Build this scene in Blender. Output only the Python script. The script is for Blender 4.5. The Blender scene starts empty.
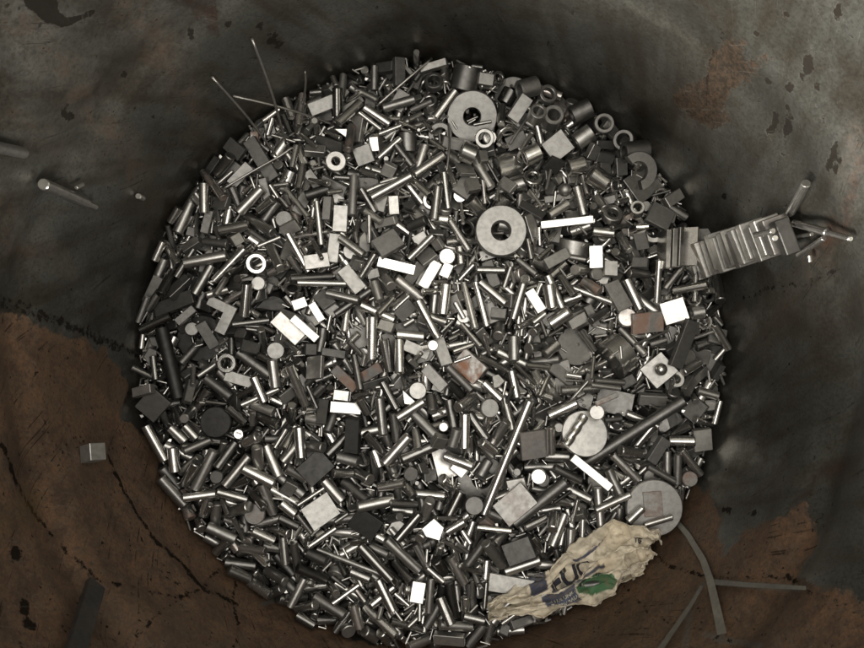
import bpy, bmesh, math, random
import numpy as np
from mathutils import Vector, Matrix, Quaternion

# ---------------------------------------------------------------- camera, world, lamps, exposure
S = bpy.context.scene
C = S.collection
CAM_Z, AIM_Y, F_PX = 0.68, 0.0255, 705.0            # metres above the heap, aim point, focal length in photo pixels
cam_data = bpy.data.cameras.new('camera')
cam_data.sensor_width = 36.0
cam_data.lens = 36.0 * F_PX / 864.0
cam_data.clip_start, cam_data.clip_end = 0.01, 50.0
cam = bpy.data.objects.new('camera', cam_data)
C.objects.link(cam)
cam.location = (0.0, 0.0, CAM_Z)
TILT = math.atan2(AIM_Y, CAM_Z)
cam.rotation_euler = (TILT, 0, 0)
S.camera = cam

world = bpy.data.worlds.new('World')
S.world = world
world.use_nodes = True
bg = world.node_tree.nodes['Background']
bg.inputs['Color'].default_value = (1.0, 0.95, 0.87, 1)
bg.inputs['Strength'].default_value = 0.20


def area_lamp(name, loc, aim, sx, sy, watts, col=(1.0, 0.96, 0.895)):
    d = bpy.data.lights.new(name, 'AREA')
    d.shape = 'RECTANGLE'
    d.size, d.size_y, d.energy, d.color = sx, sy, watts, col
    o = bpy.data.objects.new(name, d)
    C.objects.link(o)
    o.location = loc
    o.rotation_euler = (Vector(aim) - Vector(loc)).to_track_quat('-Z', 'Y').to_euler()
    return o


LAMP_A = Vector((-0.66, -0.36, 2.15))
area_lamp('ceiling_lamp', LAMP_A, (0, 0, 0), 1.4, 0.42, 8.2)
area_lamp('bounced_ceiling', (0.58, 0.52, 2.7), (0.58, 0.52, 0), 2.3, 2.3, 24)
area_lamp('side_lamp', (-1.35, -1.50, 1.32), (0.2, 0.25, 0.3), 0.9, 0.5, 118)
area_lamp('side_lamp', (1.10, -1.60, 1.40), (-0.2, 0.25, 0.3), 0.8, 0.5, 30)

vs = S.view_settings
vs.view_transform, vs.look = 'Standard', 'None'
vs.exposure, vs.gamma, vs.use_curve_mapping = 1.08, 1.0, False
S.cycles.max_bounces = 8
S.cycles.glossy_bounces = 6
S.cycles.sample_clamp_indirect = 4.0

# ---------------------------------------------------------------- numbers shared by everything
R = 0.2830                      # inner radius of the drum
RIM_Z = 0.43                    # rim above the mean heap level
HOOP_Z = 0.192                  # rolling hoop
MM = 0.001
PX = CAM_Z / F_PX               # metres per photo pixel at heap level
rng = np.random.default_rng(11)
random.seed(5)
CW = (R_CAM := cam.rotation_euler.to_matrix())


def ray(u, v):
    d = Vector(((u - 432.0) / F_PX, (324.0 - v) / F_PX, -1.0))
    return (R_CAM @ d).normalized()


def P(u, v, z=0.0):
    d = ray(u, v)
    t = (z - CAM_Z) / d.z
    return Vector((d.x * t, d.y * t, z))


def WP(u, v, inset=0.0):
    """point of the drum wall (pulled in by INSET) in this direction"""
    d = ray(u, v)
    t = (R - inset) / math.hypot(d.x, d.y)
    return Vector((d.x * t, d.y * t, CAM_Z + d.z * t))


def project(p):
    """numpy (n,3) world points to photo pixels"""
    M = np.array(R_CAM).T
    q = (p - np.array([0, 0, CAM_Z])) @ M.T
    return 432 + F_PX * q[:, 0] / -q[:, 2], 324 - F_PX * q[:, 1] / -q[:, 2]


def vnoise(x, y, seed, octaves=3):
    """smooth value noise, numpy, about 0..1"""
    out, amp, tot = 0, 1.0, 0
    for o in range(octaves):
        g = np.random.default_rng(seed + o).random((128, 128))
        xi, yi = np.floor(x).astype(int), np.floor(y).astype(int)
        fx, fy = x - xi, y - yi
        fx, fy = fx * fx * (3 - 2 * fx), fy * fy * (3 - 2 * fy)
        a, b = g[xi % 128, yi % 128], g[(xi + 1) % 128, yi % 128]
        c, d = g[xi % 128, (yi + 1) % 128], g[(xi + 1) % 128, (yi + 1) % 128]
        out = out + amp * ((a * (1 - fx) + b * fx) * (1 - fy) + (c * (1 - fx) + d * fx) * fy)
        tot += amp
        amp *= 0.5
        x, y = x * 2.03, y * 2.03
    return out / tot


# ---------------------------------------------------------------- materials
def new_mat(name):
    m = bpy.data.materials.new(name)
    m.use_nodes = True
    nt = m.node_tree
    return m, nt, nt.nodes['Principled BSDF']


def N(nt, kind, **kw):
    n = nt.nodes.new(kind)
    for k, v in kw.items():
        if k.startswith('i_'):
            n.inputs[k[2:].replace('_', ' ')].default_value = v
        else:
            setattr(n, k, v)
    return n


def math_node(nt, op, a, b=None, clamp=False):
    n = nt.nodes.new('ShaderNodeMath')
    n.operation, n.use_clamp = op, clamp
    for i, x in enumerate((a, b)):
        if x is None:
            continue
        if isinstance(x, (int, float)):
            n.inputs[i].default_value = x
        else:
            nt.links.new(x, n.inputs[i])
    return n.outputs[0]


def mix_col(nt, f, a, b, mode='MIX'):
    n = nt.nodes.new('ShaderNodeMix')
    n.data_type, n.blend_type = 'RGBA', mode
    for i, x in ((0, f), (6, a), (7, b)):
        if isinstance(x, (int, float)):
            n.inputs[i].default_value = x
        elif isinstance(x, tuple):
            n.inputs[i].default_value = (*x, 1)
        else:
            nt.links.new(x, n.inputs[i])
    return n.outputs[2]


def ramp(nt, x, lo, hi, a=0.0, b=1.0):
    n = nt.nodes.new('ShaderNodeMapRange')
    n.interpolation_type = 'SMOOTHSTEP'
    nt.links.new(x, n.inputs[0])
    for i, v in ((1, lo), (2, hi), (3, a), (4, b)):
        n.inputs[i].default_value = v
    return n.outputs[0]


def metal_material(name, per_object):
    """bare steel: red of the tone = reflectance, green = roughness, blue = brown tarnish"""
    m, nt, bs = new_mat(name)
    if per_object:
        tone = N(nt, 'ShaderNodeObjectInfo').outputs['Color']
    else:
        tone = N(nt, 'ShaderNodeAttribute', attribute_name='tone').outputs['Color']
    sep = N(nt, 'ShaderNodeSeparateColor')
    nt.links.new(tone, sep.inputs[0])
    geo = N(nt, 'ShaderNodeNewGeometry')
    n1 = N(nt, 'ShaderNodeTexNoise', i_Scale=210.0, i_Detail=5.0, i_Roughness=0.65)
    n2 = N(nt, 'ShaderNodeTexNoise', i_Scale=1300.0, i_Detail=3.0)
    n3 = N(nt, 'ShaderNodeTexNoise', i_Scale=60.0, i_Detail=4.0)
    for n in (n1, n2, n3):
        nt.links.new(geo.outputs['Position'], n.inputs['Vector'])
    grime = ramp(nt, n1.outputs[0], 0.35, 0.72)
    k = math_node(nt, 'MULTIPLY_ADD', grime, -0.26)
    k.node.inputs[2].default_value = 1.08
    val = math_node(nt, 'MULTIPLY', sep.outputs[0], k)
    cmb = N(nt, 'ShaderNodeCombineColor')
    for i, f in enumerate((1.0, 0.975, 0.92)):
        nt.links.new(math_node(nt, 'MULTIPLY', val, f), cmb.inputs[i])
    blot = ramp(nt, math_node(nt, 'ADD', n3.outputs[0], math_node(nt, 'MULTIPLY', n1.outputs[0], 0.4)), 0.55, 0.85)
    rusty = math_node(nt, 'MULTIPLY', sep.outputs[2], blot, True)
    brown = mix_col(nt, n2.outputs[0], (0.20, 0.075, 0.035), (0.34, 0.20, 0.13))
    nt.links.new(mix_col(nt, rusty, cmb.outputs[0], brown), bs.inputs['Base Color'])
    nt.links.new(math_node(nt, 'SUBTRACT', 0.93, math_node(nt, 'MULTIPLY', rusty, 0.75)), bs.inputs['Metallic'])
    r1 = math_node(nt, 'ADD', sep.outputs[1], math_node(nt, 'MULTIPLY', math_node(nt, 'SUBTRACT', n1.outputs[0], 0.45), 0.14))
    r1 = math_node(nt, 'ADD', r1, math_node(nt, 'MULTIPLY', rusty, 0.35), True)
    nt.links.new(r1, bs.inputs['Roughness'])
    tc = N(nt, 'ShaderNodeTexCoord')
    gm = N(nt, 'ShaderNodeMapping')
    gm.inputs['Scale'].default_value = (1900, 60, 1900)
    nt.links.new(tc.outputs['Object'], gm.inputs[0])
    gn = N(nt, 'ShaderNodeTexNoise', i_Scale=1.0, i_Detail=3.0)
    nt.links.new(gm.outputs[0], gn.inputs['Vector'])
    b = N(nt, 'ShaderNodeBump', i_Strength=0.06, i_Distance=0.0003)
    nt.links.new(math_node(nt, 'ADD', n2.outputs[0], gn.outputs[0]), b.inputs['Height'])
    nt.links.new(b.outputs[0], bs.inputs['Normal'])
    return m


M_METAL = metal_material('bare_steel', True)
M_HEAP = metal_material('bare_steel_heap', False)


def wall_material():
    m, nt, bs = new_mat('painted_rusty_steel')
    at = N(nt, 'ShaderNodeAttribute', attribute_name='paint')
    sep = N(nt, 'ShaderNodeSeparateColor')
    nt.links.new(at.outputs['Color'], sep.inputs[0])
    at2 = N(nt, 'ShaderNodeAttribute', attribute_name='wear')
    sep2 = N(nt, 'ShaderNodeSeparateColor')
    nt.links.new(at2.outputs['Color'], sep2.inputs[0])
    geo = N(nt, 'ShaderNodeNewGeometry').outputs['Position']

    def noise(scale, detail=5.0, rough=0.6, stretch=None):
        v = geo
        if stretch:
            mp = N(nt, 'ShaderNodeMapping')
            mp.inputs['Scale'].default_value = stretch
            nt.links.new(geo, mp.inputs[0])
            v = mp.outputs[0]
        n = N(nt, 'ShaderNodeTexNoise', i_Scale=scale, i_Detail=detail, i_Roughness=rough)
        nt.links.new(v, n.inputs['Vector'])
        return n.outputs[0]
    sheet = N(nt, 'ShaderNodeAttribute', attribute_name='sheet').outputs['Vector']

    def scratches(rot, along, across, lo, hi):
        mp = N(nt, 'ShaderNodeMapping')
        mp.inputs['Rotation'].default_value = (0, 0, math.radians(rot))
        nt.links.new(sheet, mp.inputs[0])
        mp2 = N(nt, 'ShaderNodeMapping')
        mp2.inputs['Scale'].default_value = (across, along, 1)
        nt.links.new(mp.outputs[0], mp2.inputs[0])
        n = N(nt, 'ShaderNodeTexNoise', i_Scale=1.0, i_Detail=2.0, i_Roughness=0.5)
        nt.links.new(mp2.outputs[0], n.inputs['Vector'])
        return ramp(nt, n.outputs[0], lo, hi)
    big, mid, fine = noise(9, 6), noise(45, 9, 0.72), noise(420, 6, 0.7)
    ragn = noise(140, 8, 0.72)
    gran = noise(260, 7, 0.75)
    streak = scratches(20, 7, 60, 0.42, 0.72)
    sp, sp2 = noise(260, 2, 0.5), noise(60, 4, 0.6)
    paint = mix_col(nt, ramp(nt, big, 0.3, 0.7), (0.098, 0.098, 0.084), (0.205, 0.205, 0.184))
    film = ramp(nt, noise(17, 9, 0.72), 0.44, 0.68)
    paint = mix_col(nt, math_node(nt, 'MULTIPLY', film, 0.78), paint, (0.066, 0.051, 0.035))
    paint = mix_col(nt, math_node(nt, 'MULTIPLY', streak, 0.6), paint, (0.062, 0.049, 0.034))
    rust_c = mix_col(nt, ramp(nt, mid, 0.32, 0.68), (0.062, 0.035, 0.020), (0.180, 0.098, 0.049))
    rust_c = mix_col(nt, ramp(nt, ragn, 0.45, 0.66), rust_c, (0.135, 0.086, 0.050))
    rust_c = mix_col(nt, math_node(nt, 'MULTIPLY', ramp(nt, gran, 0.50, 0.66), 0.8), rust_c, (0.042, 0.027, 0.017))
    rust_c = mix_col(nt, math_node(nt, 'MULTIPLY', ramp(nt, big, 0.45, 0.7), 0.4), rust_c, (0.085, 0.060, 0.036))
    soft = math_node(nt, 'MULTIPLY', math_node(nt, 'MULTIPLY', sep2.outputs[0], 0.75), ramp(nt, math_node(nt, 'ADD', math_node(nt, 'MULTIPLY', mid, 0.5), math_node(nt, 'MULTIPLY', ragn, 0.5)), 0.40, 0.60), True)
    col = mix_col(nt, soft, paint, (0.070, 0.039, 0.021))
    rag = math_node(nt, 'ADD', sep.outputs[0], math_node(nt, 'MULTIPLY', math_node(nt, 'SUBTRACT', ragn, 0.5), 2.4))
    rust = ramp(nt, rag, 0.42, 0.60)
    col = mix_col(nt, rust, col, rust_c)
    brown = ramp(nt, math_node(nt, 'ADD', at.outputs['Alpha'], math_node(nt, 'MULTIPLY', math_node(nt, 'SUBTRACT', ragn, 0.5), 3.2)), 0.42, 0.60)
    col = mix_col(nt, math_node(nt, 'MULTIPLY', brown, 0.88), col, mix_col(nt, ramp(nt, gran, 0.4, 0.6), (0.014, 0.010, 0.007), (0.044, 0.028, 0.018)))
    bare = ramp(nt, math_node(nt, 'ADD', sep.outputs[2], math_node(nt, 'MULTIPLY', math_node(nt, 'SUBTRACT', ragn, 0.5), 1.6)), 0.36, 0.66)
    col = mix_col(nt, math_node(nt, 'MULTIPLY', bare, 0.65), col, (0.105, 0.098, 0.082))
    dk = ramp(nt, math_node(nt, 'ADD', sep.outputs[1], math_node(nt, 'MULTIPLY', math_node(nt, 'SUBTRACT', ragn, 0.53), 2.6)), 0.36, 0.62)
    specks = math_node(nt, 'MULTIPLY', ramp(nt, sp, 0.645, 0.68), ramp(nt, sp2, 0.52, 0.60))
    sc1 = math_node(nt, 'MULTIPLY', scratches(32, 9, 420, 0.62, 0.68), ramp(nt, sp2, 0.46, 0.58))
    sc2 = math_node(nt, 'MULTIPLY', scratches(-24, 12, 380, 0.62, 0.68), ramp(nt, sp2, 0.40, 0.52))
    dk = math_node(nt, 'MAXIMUM', math_node(nt, 'MULTIPLY', dk, 0.95), math_node(nt, 'MULTIPLY', specks, 0.85))
    dk = math_node(nt, 'MAXIMUM', dk, math_node(nt, 'MULTIPLY', sc1, 0.7))
    col = mix_col(nt, dk, col, (0.012, 0.010, 0.008))
    col = mix_col(nt, math_node(nt, 'MULTIPLY', sc2, 0.20), col, (0.14, 0.13, 0.11))
    red = math_node(nt, 'MULTIPLY', sep2.outputs[1], ramp(nt, mid, 0.3, 0.6), True)
    col = mix_col(nt, math_node(nt, 'MULTIPLY', red, 0.8), col, (0.070, 0.026, 0.015))
    ochre = math_node(nt, 'MULTIPLY', sep2.outputs[2], ramp(nt, mid, 0.3, 0.6), True)
    col = mix_col(nt, ochre, col, (0.13, 0.080, 0.030))
    col = mix_col(nt, math_node(nt, 'MULTIPLY', ramp(nt, fine, 0.40, 0.66), 0.8), col, mix_col(nt, 0.5, col, (0.022, 0.019, 0.016)))
    nt.links.new(col, bs.inputs['Base Color'])
    rgh = math_node(nt, 'ADD', math_node(nt, 'MULTIPLY', rust, 0.22), math_node(nt, 'MULTIPLY', mid, 0.34))
    rgh = math_node(nt, 'ADD', rgh, 0.27, True)
    nt.links.new(rgh, bs.inputs['Roughness'])
    nt.links.new(math_node(nt, 'MULTIPLY', math_node(nt, 'SUBTRACT', 1.0, math_node(nt, 'MAXIMUM', dk, brown), True), 0.6), bs.inputs['Specular IOR Level'])
    worn = math_node(nt, 'MAXIMUM', math_node(nt, 'MAXIMUM', rust, brown), math_node(nt, 'MAXIMUM', dk, soft))
    nt.links.new(math_node(nt, 'MULTIPLY', math_node(nt, 'SUBTRACT', 1.0, worn, True), 0.78), bs.inputs['Metallic'])
    h = math_node(nt, 'ADD', math_node(nt, 'MULTIPLY', mid, 0.5), math_node(nt, 'MULTIPLY', fine, 0.18))
    h = math_node(nt, 'ADD', h, math_node(nt, 'MULTIPLY', math_node(nt, 'MULTIPLY', gran, rust), 0.5))
    h = math_node(nt, 'SUBTRACT', h, math_node(nt, 'MULTIPLY', dk, 0.35))
    h = math_node(nt, 'SUBTRACT', h, math_node(nt, 'MULTIPLY', rust, 0.15))
    b = N(nt, 'ShaderNodeBump', i_Strength=0.36, i_Distance=0.0020)
    nt.links.new(h, b.inputs['Height'])
    nt.links.new(b.outputs[0], bs.inputs['Normal'])
    return m


def paper_material():
    m, nt, bs = new_mat('printed_paper')
    at = N(nt, 'ShaderNodeAttribute', attribute_name='ink')
    geo = N(nt, 'ShaderNodeNewGeometry').outputs['Position']
    n = N(nt, 'ShaderNodeTexNoise', i_Scale=160.0, i_Detail=5.0)
    nt.links.new(geo, n.inputs['Vector'])
    dirt = ramp(nt, n.outputs[0], 0.42, 0.75)
    col = mix_col(nt, math_node(nt, 'MULTIPLY', dirt, 0.6), at.outputs['Color'], (0.16, 0.12, 0.075))
    nt.links.new(col, bs.inputs['Base Color'])
    bs.inputs['Roughness'].default_value = 0.75
    b = N(nt, 'ShaderNodeBump', i_Strength=0.4, i_Distance=0.001)
    nt.links.new(n.outputs[0], b.inputs['Height'])
    nt.links.new(b.outputs[0], bs.inputs['Normal'])
    return m


def plain_material(name, c, rough=0.6, metallic=0.0):
    m, nt, bs = new_mat(name)
    geo = N(nt, 'ShaderNodeNewGeometry').outputs['Position']
    n = N(nt, 'ShaderNodeTexNoise', i_Scale=240.0, i_Detail=4.0)
    nt.links.new(geo, n.inputs['Vector'])
    nt.links.new(mix_col(nt, n.outputs[0], tuple(x * 0.6 for x in c), tuple(x * 1.4 for x in c)), bs.inputs['Base Color'])
    bs.inputs['Roughness'].default_value = rough
    bs.inputs['Metallic'].default_value = metallic
    return m


# ---------------------------------------------------------------- mesh helpers
def mesh_from(name, verts, faces, smooth=None, sharp=None, mat=None):
    me = bpy.data.meshes.new(name)
    me.from_pydata([tuple(v) for v in verts], [], faces)
    if smooth is not None:
        me.polygons.foreach_set('use_smooth', np.array(smooth, dtype=bool))
    if sharp:
        at = me.attributes.new('sharp_edge', 'BOOLEAN', 'EDGE')
        flags = np.zeros(len(me.edges), dtype=bool)
        for e in me.edges:
            if tuple(sorted(e.vertices)) in sharp:
                flags[e.index] = True
        at.data.foreach_set('value', flags)
    if mat:
        me.materials.append(mat)
    me.update()
    return me


def g_lathe(profile, n, closed=False):
    """profile: (r, z) loop turned about z. open: capped at both ends. returns verts, faces, smooth, sharp"""
    V, F, SM, SH = [], [], [], set()
    k = len(profile)
    for r, z in profile:
        for j in range(n):
            a = 2 * math.pi * j / n
            V.append((r * math.cos(a), r * math.sin(a), z))
    for i in range(k if closed else k - 1):
        i2 = (i + 1) % k
        for j in range(n):
            j2 = (j + 1) % n
            F.append((i * n + j, i * n + j2, i2 * n + j2, i2 * n + j))
            SM.append(True)
    for i in range(k):
        for j in range(n):
            SH.add(tuple(sorted((i * n + j, i * n + (j + 1) % n))))
    if not closed:
        F.append(tuple(range(n - 1, -1, -1)))
        F.append(tuple((k - 1) * n + j for j in range(n)))
        SM += [False, False]
    return V, F, SM, SH


def g_pin(r, L, n=16):
    c = min(r * 0.14, 0.0007)
    h = L / 2
    return g_lathe([(r - c, -h), (r, -h + c), (r, h - c), (r - c, h)], n)


def g_stepped(r, L, r2, L2, n=18):
    c = 0.0006
    h = L / 2
    return g_lathe([(r - c, -h), (r, -h + c), (r, h - c), (r - c, h), (r2, h + 0.0004), (r2, h + L2 - c), (r2 - c, h + L2)], n)


def g_domed(r, L, n=18):
    pts = [(r * 0.05, -L / 2)] + [(r * math.sin(a), -L / 2 + r * 0.6 * (1 - math.cos(a))) for a in (0.5, 0.9, 1.25, 1.571)]
    pts += [(r, L / 2 - 0.0006), (r - 0.0006, L / 2)]
    V, F, SM, SH = g_lathe(pts, n)
    keep = set(range(4 * n, 7 * n))
    return V, F, SM, {e for e in SH if e[0] in keep}


def g_ring(ro, ri, L, n=28):
    c = min(0.0007, (ro - ri) * 0.18)
    h = L / 2
    prof = [(ro - c, -h), (ro, -h + c), (ro, h - c), (ro - c, h), (ri + c, h), (ri, h - c), (ri, -h + c), (ri + c, -h)]
    return g_lathe(prof, n, True)


def g_ball(r):
    bm = bmesh.new()
    bmesh.ops.create_uvsphere(bm, u_segments=20, v_segments=12, radius=r)
    return from_bm(bm, True)


def from_bm(bm, smooth):
    bm.verts.index_update()
    V = [tuple(v.co) for v in bm.verts]
    F = [tuple(v.index for v in f.verts) for f in bm.faces]
    bm.free()
    return V, F, [smooth] * len(F), None


def g_prism(poly, t, bev=0.00045):
    """extruded convex or concave outline, edges slightly broken"""
    bm = bmesh.new()
    vs_ = [bm.verts.new((x, y, -t / 2)) for x, y in poly]
    f = bm.faces.new(vs_)
    ext = bmesh.ops.extrude_face_region(bm, geom=[f])
    for v in [g for g in ext['geom'] if isinstance(g, bmesh.types.BMVert)]:
        v.co.z = t / 2
    bmesh.ops.recalc_face_normals(bm, faces=bm.faces)
    bmesh.ops.bevel(bm, geom=list(bm.edges), offset=min(bev, t * 0.2), segments=1, affect='EDGES')
    return from_bm(bm, False)


def g_box(a, b, t, bev=0.00045):
    return g_prism([(-a / 2, -b / 2), (a / 2, -b / 2), (a / 2, b / 2), (-a / 2, b / 2)], t, bev)


def g_chip(a, b, t, seed):
    r = random.Random(seed)
    n = r.choice((4, 5, 5, 6))
    ang = sorted((i + r.uniform(-0.32, 0.32)) * 2 * math.pi / n for i in range(n))
    return g_prism([(a / 2 * math.cos(x) * r.uniform(0.75, 1.1), b / 2 * math.sin(x) * r.uniform(0.75, 1.1)) for x in ang], t)


def g_arc(ro, ri, L, a0, a1, n=22):
    """a piece of a broken ring"""
    poly = [(ro * math.cos(a0 + (a1 - a0) * i / n), ro * math.sin(a0 + (a1 - a0) * i / n)) for i in range(n + 1)]
    poly += [(ri * math.cos(a1 + (a0 - a1) * i / n), ri * math.sin(a1 + (a0 - a1) * i / n)) for i in range(n + 1)]
    return g_prism(poly, L, 0.0003)


def g_lump(a, b, c, seed):
    bm = bmesh.new()
    bmesh.ops.create_icosphere(bm, subdivisions=3, radius=1)
    r = random.Random(seed)
    cuts = [(Vector((r.gauss(0, 1), r.gauss(0, 1), r.gauss(0, 1))).normalized(), r.uniform(0.45, 0.8)) for _ in range(16)]
    for v in bm.verts:
        for d, k in cuts:
            s = v.co.dot(d)
            if s > k:
                v.co -= d * (s - k)
        v.co = Vector((v.co.x * a / 2, v.co.y * b / 2, v.co.z * c / 2)) * (1 + r.uniform(-0.015, 0.015)) * 1.25
    return from_bm(bm, False)


def g_drill(r, L, seed=0):
    V, F = [], []
    n, m = 14, 40
    for i in range(m + 1):
        z = -L / 2 + L * i / m
        tw = 9.0 * i / m
        for j in range(n):
            a = 2 * math.pi * j / n
            rr = r * (0.72 + 0.28 * abs(math.cos(a - tw)) ** 0.6)
            V.append((rr * math.cos(a), rr * math.sin(a), z))
    for i in range(m):
        for j in range(n):
            F.append((i * n + j, i * n + (j + 1) % n, (i + 1) * n + (j + 1) % n, (i + 1) * n + j))
    F.append(tuple(range(n - 1, -1, -1)))
    F.append(tuple(m * n + j for j in range(n)))
    return V, F, [True] * (len(F) - 2) + [False, False], None


# ---------------------------------------------------------------- shapes: mesh + sample points, shared between alike pieces
SHAPES = {}


def shape(key, gen):
    if key in SHAPES:
        return SHAPES[key]
    V, F, SM, SH = gen()
    V = np.array(V, dtype=float)
    tri = [(f[0], f[i], f[i + 1]) for f in F for i in range(1, len(f) - 1)]
    tri = np.array(tri)
    cen = np.round(V[tri].mean(axis=1), 6)
    tri = tri[np.lexsort((cen[:, 2], cen[:, 1], cen[:, 0]))]           # same order on every run
    tri = np.array([sorted(t, key=lambda k: tuple(np.round(V[k], 6))) for t in tri])
    VS = V[np.lexsort((np.round(V[:, 2], 6), np.round(V[:, 1], 6), np.round(V[:, 0], 6)))]
    A, B, D = V[tri[:, 0]], V[tri[:, 1]], V[tri[:, 2]]
    ar = np.linalg.norm(np.cross(B - A, D - A), axis=1) / 2
    g = np.random.default_rng(len(SHAPES) + 7)
    n = int(min(9000, max(300, ar.sum() / (0.35e-6))))
    pick = g.choice(len(tri), n, p=ar / ar.sum())
    s, t = g.random(n), g.random(n)
    fl = s + t > 1
    s[fl], t[fl] = 1 - s[fl], 1 - t[fl]
    dense = A[pick] + (B - A)[pick] * s[:, None] + (D - A)[pick] * t[:, None]
    coarse = np.concatenate([dense[:110], VS[::max(1, len(V) // 60)]])
    sh = dict(key=key, V=V, F=F, SM=SM, SH=SH, dense=dense, coarse=coarse, mesh=None)
    SHAPES[key] = sh
    return sh


def shape_mesh(sh, name):
    if sh['mesh'] is None:
        sh['mesh'] = mesh_from(name, sh['V'], sh['F'], sh['SM'], sh['SH'], M_METAL)
    return sh['mesh']


# ---------------------------------------------------------------- the heap: pieces dropped one by one onto a height map
CELL = 0.0008
G = int(2 * 0.30 / CELL)
gx = (np.arange(G) + 0.5) * CELL - 0.30
GX, GY = np.meshgrid(gx, gx, indexing='ij')
GR = np.hypot(GX, GY)
T = 0.010 * (1 - (GR / R) ** 2) - 0.004 + 0.014 * (vnoise(GX * 14 + 9, GY * 14 + 9, 3, 2) - 0.5)
H = T - 0.042
H[GR > R - 0.0012] = 0.6
ID = np.full((G, G), -1, dtype=np.int32)
KEEP = np.zeros((G, G), dtype=bool)         # where a recorded large piece lies
PIECES = []


def rot_axis(d, roll=0.0):
    """rotation taking local z to direction d"""
    d = Vector(d).normalized()
    return (Vector((0, 0, 1)).rotation_difference(d).to_matrix() @ Matrix.Rotation(roll, 3, 'Z'))


def rot_flat(yaw, tx, ty):
    """a piece lying on its face, long side along yaw, tilted about both sides"""
    return Matrix.Rotation(yaw, 3, 'Z') @ Matrix.Rotation(tx, 3, 'X') @ Matrix.Rotation(ty, 3, 'Y')


def rest(sh, xys, rots, slack=0.0007):
    """lowest resting place among positions and rotations"""
    RT = np.array([np.array(r) for r in rots])
    pts = np.einsum('kij,nj->kni', RT, sh['coarse'])
    best = None
    for x, y in xys:
        ix = np.clip(((pts[..., 0] + x + 0.30) / CELL).astype(int), 0, G - 1)
        iy = np.clip(((pts[..., 1] + y + 0.30) / CELL).astype(int), 0, G - 1)
        z = (H[ix, iy] - pts[..., 2]).max(axis=1) - slack
        k = int(z.argmin())
        if best is None or z[k] < best[0]:
            best = (z[k], x, y, k)
    return best


def commit(sh, x, y, z, rot, rec, keep=False):
    p = sh['dense'] @ np.array(rot).T + np.array([x, y, z])
    ix = np.clip(((p[:, 0] + 0.30) / CELL).astype(int), 0, G - 1)
    iy = np.clip(((p[:, 1] + 0.30) / CELL).astype(int), 0, G - 1)
    i = len(PIECES)
    flat = ix * G + iy
    o = np.argsort(p[:, 2])
    flat, zz = flat[o], p[o, 2]
    Hf, If = H.reshape(-1), ID.reshape(-1)
    tmp = {}
    top = np.full(0, 0)
    # last write wins, sorted by height
    cur = Hf[flat]
    up = zz > cur
    Hf[flat[up]] = zz[up]
    If[flat[up]] = i
    if keep:
        KEEP.reshape(-1)[flat] = True
    rec.update(shape=sh, loc=Vector((x, y, z)), rot=Matrix(rot), index=i)
    PIECES.append(rec)
    return rec


def q(x, step):
    return round(x / step) * step


def pick_kind(u, v):
    """what lies about this spot of the photo: weights of thick pins, thin pins, blocks, plates, chips, sleeves, washers, discs"""
    if v < 235 and u > 430:
        w = (14, 24, 20, 9, 6, 16, 8, 4)
    elif v < 275 and u <= 430:
        w = (32, 38, 17, 7, 5, 0.6, 0.4, 2)
    elif u < 330 and v < 400:
        w = (38, 26, 16, 10, 5, 1, 0.5, 3)
    elif v > 400 and u < 480:
        w = (88, 7, 2, 1.2, 0.8, 0, 0, 3)
    elif v > 420:
        w = (66, 14, 7, 5, 3, 0.6, 0.5, 4)
    elif u > 560:
        w = (28, 28, 20, 11, 6, 3, 1.5, 3)
    else:
        w = (26, 48, 15, 6, 4, 0.6, 0.4, 2)
    return random.choices(('thick', 'thin', 'block', 'plate', 'chip', 'sleeve', 'washer', 'disc'), w)[0]


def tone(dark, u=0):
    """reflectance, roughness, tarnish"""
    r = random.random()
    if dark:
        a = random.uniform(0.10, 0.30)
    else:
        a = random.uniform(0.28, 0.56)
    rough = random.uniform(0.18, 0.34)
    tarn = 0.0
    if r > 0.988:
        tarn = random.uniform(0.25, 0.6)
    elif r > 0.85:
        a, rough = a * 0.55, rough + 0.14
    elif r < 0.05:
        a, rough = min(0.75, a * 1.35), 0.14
    return (a, rough, tarn)


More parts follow.
